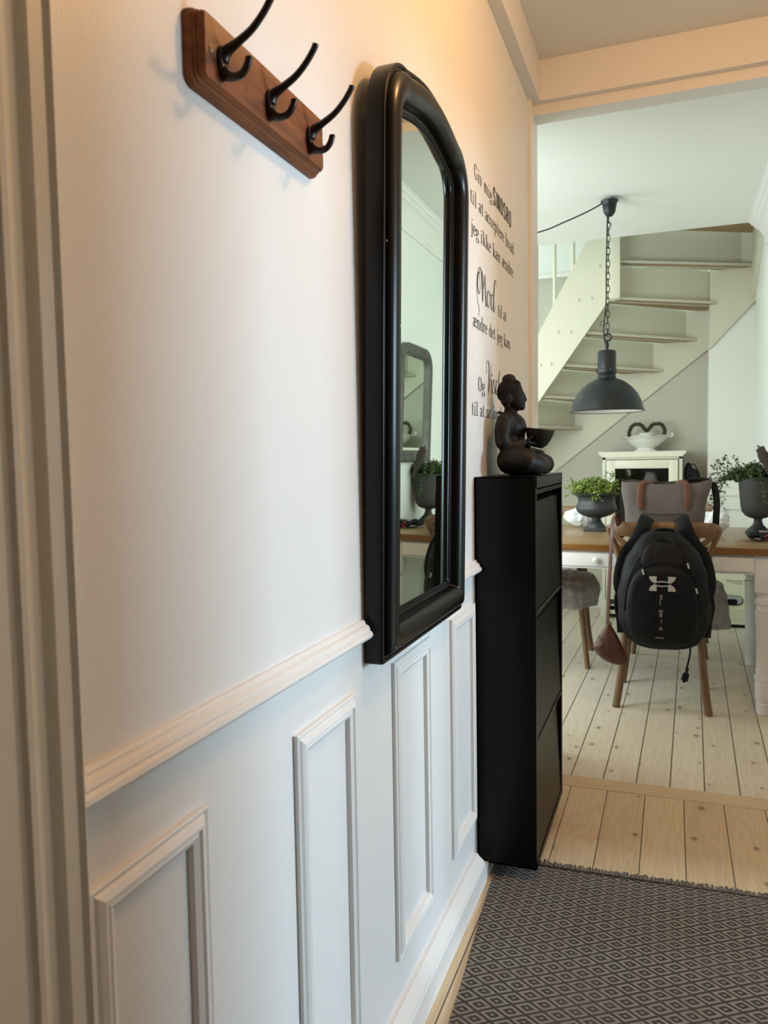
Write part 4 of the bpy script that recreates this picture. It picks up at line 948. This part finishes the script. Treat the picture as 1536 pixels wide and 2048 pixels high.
ur = thing('tall_urn_planter', (.955, 4.37, .762), 'tall dark grey goblet urn with trailing green plant at the right of the table', 'planter')
ux, uy = .948, 4.44
obj('urn_bowl', MB().lathe([(.019, .078), (.036, .081), (.060, .092), (.076, .112), (.084, .14), (.089, .19), (.094, .25), (.098, .292), (.094, .293), (.086, .26), (.0001, .255)], (ux-.02, uy, uz), 40), M_URNS, ur, smooth=60)
obj('urn_foot', MB().lathe([(.060, 0), (.060, .010), (.048, .022), (.026, .045), (.019, .065), (.024, .088), (.0001, .09)], (ux-.02, uy, uz), 32), M_URN, ur, smooth=50)
plant(ur, (ux-.035, uy, uz+.265), .135, .10, .115, 520, [(-.215, -.01, .04), (-.205, 0, .085), (-.20, .01, -.05), (-.215, -.02, -.09), (-.19, 0, -.12), (-.225, 0, -.01), (-.165, -.02, -.155), (-.22, 0, -.165), (-.15, 0, .13), (-.10, 0, .13), (-.19, .02, .11), (.03, -.12, -.10), (-.17, 0, -.03), (-.18, 0, .0), (-.175, -.01, -.06)], 12, M_LEAFD, 0, .016)
orn = MB().tube(spl([(.985, 4.30, 1.03), (.958, 4.29, 1.10), (.935, 4.285, 1.16), (.918, 4.28, 1.20), (.905, 4.28, 1.218)], 6), [.010, .018, .026, .022, .004], 10, flat=.3, up=(0, 1, 0))
tag(obj('dark_ornament', orn, M_DARK, smooth=60), 'dark pointed blade-like ornament rising beside the plant in the tall urn', 'ornament')
# clutter at the foot of the tall urn
cl = thing('black_cable_pouch', (.955, 4.13, .762), 'low black pouch of cables and tools with a red knob at the right table edge', 'pouch')
mb = MB(); random.seed(9)
for k in range(7): mb.ell((.87+.03*k, 4.08+random.uniform(-.05, .09), .780+random.uniform(0, .012)), (random.uniform(.022, .04), random.uniform(.03, .06), random.uniform(.014, .022)), 12)
f = remesh(mb, .006, 2, lambda p, n: Vector((p.x, p.y, max(p.z, .7622)))+n*0)
obj('body', f, M_PACK, cl, smooth=60)
obj('cable', MB().tube(spl([(.86, 4.03, .775), (.90, 3.985, .770), (.95, 4.0, .80), (.99, 3.97, .775), (1.0, 4.05, .80)], 6), .004, 6), M_PACK, cl)
obj('red_knob', MB().lathe([(.0001, -.024), (.012, -.023), (.015, -.016), (.015, 0)], (.930, 4.02, .783), 18, 'Y'), M_RED, cl)
obj('clip', MB().box(.895, .965, 4.03, 4.04, .806, .813, .002), M_GREYP, cl)
# white plastic bags on the table
def crumple(name, c, r, label, seed, vox=.008):
    mb = MB(); random.seed(seed)
    for k in range(6): mb.ell((c[0]+random.uniform(-.4, .4)*r[0], c[1]+random.uniform(-.3, .3)*r[1], c[2]+r[2]*random.uniform(.75, 1.1)), (r[0]*random.uniform(.5, .75), r[1]*random.uniform(.5, .75), r[2]*random.uniform(.6, .9)), 14)
    f = remesh(mb, vox, 1, lambda p, n: Vector((p.x, p.y, max(p.z, c[2])))+Vector((n.x, n.y, max(n.z, 0)))*(.012*noise.noise(p*20+Vector((seed, 0, 0)))+.016*abs(noise.noise(p*48))))
    return tag(obj(name, f, M_PLASTIC, smooth=80), label, 'plastic bag')
crumple('plastic_bag', (-.005, 4.655, .7625), (.088, .06, .064), 'crumpled white plastic bag on the table left of the low urn', 2)
crumple('plastic_bag', (.31, 4.33, .7625), (.045, .06, .066), 'white plastic bag showing left of the grey tote', 4)
crumple('plastic_bag', (.715, 4.32, .7625), (.075, .06, .070), 'white plastic bag showing right of the grey tote', 6)
tag(obj('wooden_box', MB().box(.02, .075, 4.70, 4.745, .7625, .815, .003), M_BULB), 'small brown wooden block on the table behind the low urn foot', 'box')
# ================================================================ PENDANT LAMP
pd = thing('pendant_lamp', (.178, 4.39, 1.41), 'black enamel dome pendant lamp hanging by a chain over the table', 'pendant lamp')
lx, ly = .172, 4.39; z0 = 1.418
out = [(.196, 0), (.193, .006), (.190, .018), (.180, .055), (.160, .095), (.130, .130), (.098, .156), (.066, .172), (.050, .178), (.048, .184), (.050, .188)]
inn = [(r_-.003, z-.002) for r_, z in out[::-1]]
sh = obj('shade', MB().lathe(out, (lx, ly, z0), 56, cap=False), M_PENDANT, pd, smooth=60)
obj('shade_lining', MB().lathe([(.1955, .0), (.190, .004), (.187, .018), (.177, .053), (.157, .093), (.127, .128), (.095, .153), (.04, .168), (.0001, .170)], (lx, ly, z0), 56, cap=False), M_PENDIN, sh, smooth=60)
obj('shade_rim', MB().torus((lx, ly, z0+.001), .1965, .0032, 64, 8, 'Z'), M_PENDANT, sh)
obj('neck', MB().lathe([(.050, .186), (.046, .196), (.052, .206), (.050, .212), (.0001, .212)], (lx, ly, z0), 40), M_PENDANT, pd, smooth=40)
obj('socket_housing', MB().lathe([(.052, .208), (.052, .226), (.0485, .230), (.0485, .318), (.044, .326), (.020, .330), (.0001, .331)], (lx, ly, z0), 40), M_PENDANT, pd, smooth=35)
for a in range(3):
    w = 2*PI*a/3+1.0; obj('thumb_screw', MB().ell((lx+.054*math.cos(w), ly+.054*math.sin(w), z0+.222), (.007, .007, .010), 10), M_PENDANT, pd)
zt = z0+.331
obj('hook', MB().tube(spl([(lx, ly, zt-.004), (lx, ly, zt+.028), (lx, ly, zt+.045)], 4), [.009, .012, .007], 12).torus((lx+.004, ly, zt+.066), .019, .0052, 24, 8, 'Y'), M_PENDANT, pd)
zc0, zc1 = zt+.075, 2.452; nl = 19
for i in range(nl):
    z = zc0+(zc1-zc0)*(i+.5)/nl; hl = (zc1-zc0)/nl*.66
    lk = MB()
    if i % 2: lk.torus((lx+.004+.004*(i/nl), ly, z), hl, .0022, 18, 6, 'Y', sx=.38)
    else: lk.torus((lx+.004+.004*(i/nl), ly, z), hl, .0022, 18, 6, 'X', sx=.38)
    obj('chain_link', lk, M_PENDANT, pd)
obj('cord', MB().tube(spl([(lx, ly-.004, zt), (lx-.016, ly-.004, zt+.10), (lx-.004, ly-.008, zt+.25), (lx-.003, ly-.006, zt+.45), (lx+.002, ly-.004, zc1)], 8), .0035, 6), M_PENDANT, pd)
obj('ring', MB().torus((lx-.022, ly-.004, zt+.142), .012, .0018, 18, 6, 'Y').torus((lx+.010, ly-.004, zc1-.045), .012, .0018, 18, 6, 'Y'), M_IRON, pd)
cz = 2.546
obj('canopy', MB().lathe([(.0001, -.082), (.012, -.083), (.020, -.078), (.031, -.060), (.036, -.030), (.038, -.014), (.046, -.006), (.046, -.002), (.0001, -.001)], (lx+.012, ly, cz-.012), 36), M_PENDANT, pd, smooth=50)
obj('ceiling_hook', MB().tube([(lx+.012, ly, cz-.015), (lx+.012, ly, DC+.001)], .006, 10), M_WHITEG, pd)
obj('supply_cord', MB().tube(spl([(lx-.02, ly, cz-.020), (lx-.10, ly, cz-.055), (lx-.22, ly, cz-.095), (lx-.37, ly, cz-.135), (lx-.75, ly, cz-.18), (lx-1.2, ly, cz-.14), (lx-1.6, ly, cz-.0)], 8), .0040, 6), M_PENDANT, pd)
# ================================================================ CREAM CABINET AND THINGS ON IT
cc = thing('cream_display_cabinet', (.31, 5.93, 0), 'cream-painted cabinet with a glass door against the far wall under the stairs', 'cabinet')
a, b, c_, d_ = .035, .573, 5.80, 6.13
mb = MB(); mb.box(a, a+.022, c_, d_, .06, 1.165); mb.box(b-.022, b, c_, d_, .06, 1.165); mb.box(a, b, d_-.012, d_, .06, 1.165); mb.box(a, b, c_, d_, .06, .09); mb.box(a, b, c_, d_, 1.15, 1.17)
obj('carcass', mb, M_CREAM, cc)
obj('top', MB().prism([(a-.024, 1.205), (b+.024, 1.205), (b+.024, 1.188), (b+.008, 1.178), (b+.004, 1.166), (a-.004, 1.166), (a-.008, 1.178), (a-.024, 1.188)], c_-.024, d_, 'Y'), M_CREAM, cc)
obj('plinth', MB().box(a-.012, a+.05, c_-.014, d_, .0, .135, .003).box(b-.05, b+.012, c_-.014, d_, .0, .135, .003).box(a, b, c_, d_, .03, .10), M_CREAM, cc)
dr = obj('door', MB().box(a+.028, a+.088, c_-.016, c_+.002, .14, 1.145, .002).box(b-.088, b-.028, c_-.016, c_+.002, .14, 1.145, .002).box(a+.088, b-.088, c_-.016, c_+.002, 1.085, 1.145, .002).box(a+.088, b-.088, c_-.016, c_+.002, .14, .20, .002), M_CREAM, cc)
obj('pane', MB().box(a+.086, b-.086, c_-.008, c_-.005, .2, 1.09), M_DKGLASS, dr)
obj('lining', MB().box(a+.023, b-.023, d_-.016, d_-.0125, .09, 1.148), M_DARK, cc)
for z in (.40, .66, .90): obj('shelf', MB().box(a+.023, b-.023, c_+.03, d_-.017, z, z+.014), M_DARK if z > .7 else M_CREAM, cc)
tag(obj('stem_glass', MB().lathe([(.030, 0), (.028, .004), (.004, .01), (.004, .07), (.02, .085), (.032, .12), (.030, .16), (.029, .16), (.030, .12), (.018, .088), (.0001, .08)], (.21, 5.93, .9145), 20), M_DKGLASS), 'stemmed glass standing on the top shelf inside the cream cabinet', 'glass')
tag(obj('stoneware_jar', MB().lathe([(.035, 0), (.045, .03), (.045, .10), (.03, .13), (.034, .14), (.0001, .14)], (.36, 5.95, .9145), 20), M_SHEEP), 'grey jar on the top shelf inside the cream cabinet', 'jar')
bw = thing('white_footed_bowl', (.32, 5.96, 1.205), 'white footed ceramic bowl with wavy rim on the cream cabinet', 'bowl')
mb = MB().lathe([(.078, 0), (.080, .008), (.062, .016), (.060, .022), (.100, .045), (.135, .080), (.150, .100), (.172, .104), (.173, .108), (.150, .108), (.135, .098), (.10, .055), (.0001, .04)], (0, 0, 0), 48)
mb.v = [(x+.325, y+5.96, z+1.2055+(.006*math.sin(math.atan2(y, x)*6) if math.hypot(x, y) > .14 else 0)) for x, y, z in mb.v]
obj('body', mb, M_WHITEG, bw, smooth=50)
obj('ear_handle', MB().tube(spl([(.470, 5.96, 1.308), (.495, 5.96, 1.305), (.510, 5.96, 1.322), (.500, 5.96, 1.330)], 5), .006, 8), M_WHITEG, bw)
wr = MB(); random.seed(3)
P = spl([(.215, 5.98, 1.300), (.210, 5.98, 1.345), (.235, 5.98, 1.395), (.285, 5.98, 1.402), (.322, 5.98, 1.362), (.338, 5.98, 1.358), (.375, 5.98, 1.398), (.430, 5.98, 1.398), (.456, 5.98, 1.350), (.440, 5.98, 1.300)], 7)
wr.tube(P, .0125, 10)
for q in P:
    for _ in range(5):
        v_ = Vector((random.gauss(0, 1), random.gauss(0, 1), random.gauss(0, 1))).normalized(); wr.tube([q+v_*.008, q+v_*.019+Vector((0, 0, .002))], [.003, .001], 4)
tag(obj('heart_wreath', wr, M_GREENV, smooth=60), 'dark heart-shaped twig wreath standing in the white bowl', 'wreath')
wc = MB().ell((.335, 5.93, 1.318), (.075, .05, .030), 14); tag(obj('white_cup', MB().lathe([(.02, 0), (.035, .01), (.05, .05), (.055, .075), (.052, .075), (.045, .05), (.0001, .012)], (.33, 5.94, 1.262), 24), M_WHITEG), 'white cup standing inside the white bowl in front of the wreath', 'cup')
hb = thing('black_hanging_bag', (.635, 5.9, .80), 'black bag with thin handle beside the right side of the cream cabinet', 'bag')
mb = MB().ell((.615, 5.90, 1.04), (.032, .05, .085), 16).ell((.655, 5.90, .98), (.035, .05, .10), 16).ell((.64, 5.9, .88), (.05, .05, .1), 16)
obj('body', remesh(mb, .008, 2), M_PACK, hb, smooth=70)
obj('handle', MB().tube(spl([(.62, 5.88, 1.10), (.655, 5.88, 1.105), (.69, 5.88, 1.02), (.70, 5.88, .93)], 6), .004, 6), M_PACK, hb)
# ================================================================ CREAM APPLIANCE
ht = thing('air_purifier', (.905, 5.80, 0), 'cream floor-standing appliance with oval control panel and dotted grille under the table', 'appliance')
mb = MB(); prof_ = rr_outline(.795, 1.0, .012, .40, .03, 6)
mb.prism(prof_, 5.70, 5.86, 'Y'); obj('housing', mb, M_HEAT, ht, smooth=40)
obj('base', MB().prism(rr_outline(.79, 1.005, 0, .02, .008, 4), 5.69, 5.87, 'Y'), M_PACK, ht)
def oval(cx_, cz_, a_, b_, n_=28, e_=3.0):
    return [(cx_+a_*math.copysign(abs(math.cos(2*PI*i/n_))**(2/e_), math.cos(2*PI*i/n_)), cz_+b_*math.copysign(abs(math.sin(2*PI*i/n_))**(2/e_), math.sin(2*PI*i/n_))) for i in range(n_)]
pn = obj('control_panel', MB().prism(oval(.885, .185, .078, .034), 5.693, 5.70, 'Y'), M_PACK, ht)
obj('panel_face', MB().prism(oval(.885, .188, .072, .029), 5.690, 5.6935, 'Y'), M_GREYP, pn)
obj('display', MB().prism(oval(.895, .176, .032, .019, 20, 4), 5.687, 5.690, 'Y'), M_PACK, pn)
gm = MB()
for i in range(15):
    for j in range(7): gm.lathe([(.0024, 0), (.0001, -.0006)], (.815+.0115*i+(.005 if j % 2 else 0), 5.6996, .045+.0125*j), 6, 'Y')
obj('grille', gm, M_DARK, ht)
yf = lambda x, z: 5.6992
glyphs('Electrolux', .912, .318, .023, M_INK, ht, 'maker_mark', yf, sx=1.1)
obj('small_print', MB().box(.890, .948, 5.6988, 5.7, .2985, .3015).box(.945, .955, 5.6986, 5.7, .297, .303), M_INK, ht)
# ================================================================ MIRROR ON THE RIGHT DINING WALL (seen in the hall mirror)
wm = thing('worn_wall_mirror', (DXR, 4.3, 1.12), 'worn grey-black framed mirror seen only reflected in the tall hall mirror', 'mirror')
def wm_ol(d): return rr2(4.10+d, 4.67-d, 1.12+d, 1.80-d, .12-d)
def rr2(y0, y1, z0, z1, r):
    o = [(y1, z0), ]
    for i in range(7): a = PI/2*i/6; o.append((y1-r+r*math.cos(a), z1-r+r*math.sin(a)))
    for i in range(7): a = PI/2+PI/2*i/6; o.append((y0+r+r*math.cos(a), z1-r+r*math.sin(a)))
    return o+[(y0, z0)]
vs = []; pf = [(0, 0), (0, .030), (.012, .036), (.03, .03), (.045, .032), (.062, .022), (.07, .010)]
for d, x in pf: vs += [(DXR-.001-x, y, z) for y, z in wm_ol(d)]
n = len(wm_ol(0))
obj('frame', MB().add(vs, [(i*n+k, i*n+(k+1) % n, (i+1)*n+(k+1) % n, (i+1)*n+k) for i in range(len(pf)-1) for k in range(n)]), M_WMIRF, wm, smooth=35)
gl = wm_ol(.068); obj('mirror_glass', MB().add([(DXR-.012, y, z) for y, z in gl], [tuple(range(len(gl)))]), M_GLASS, wm, smooth=0)
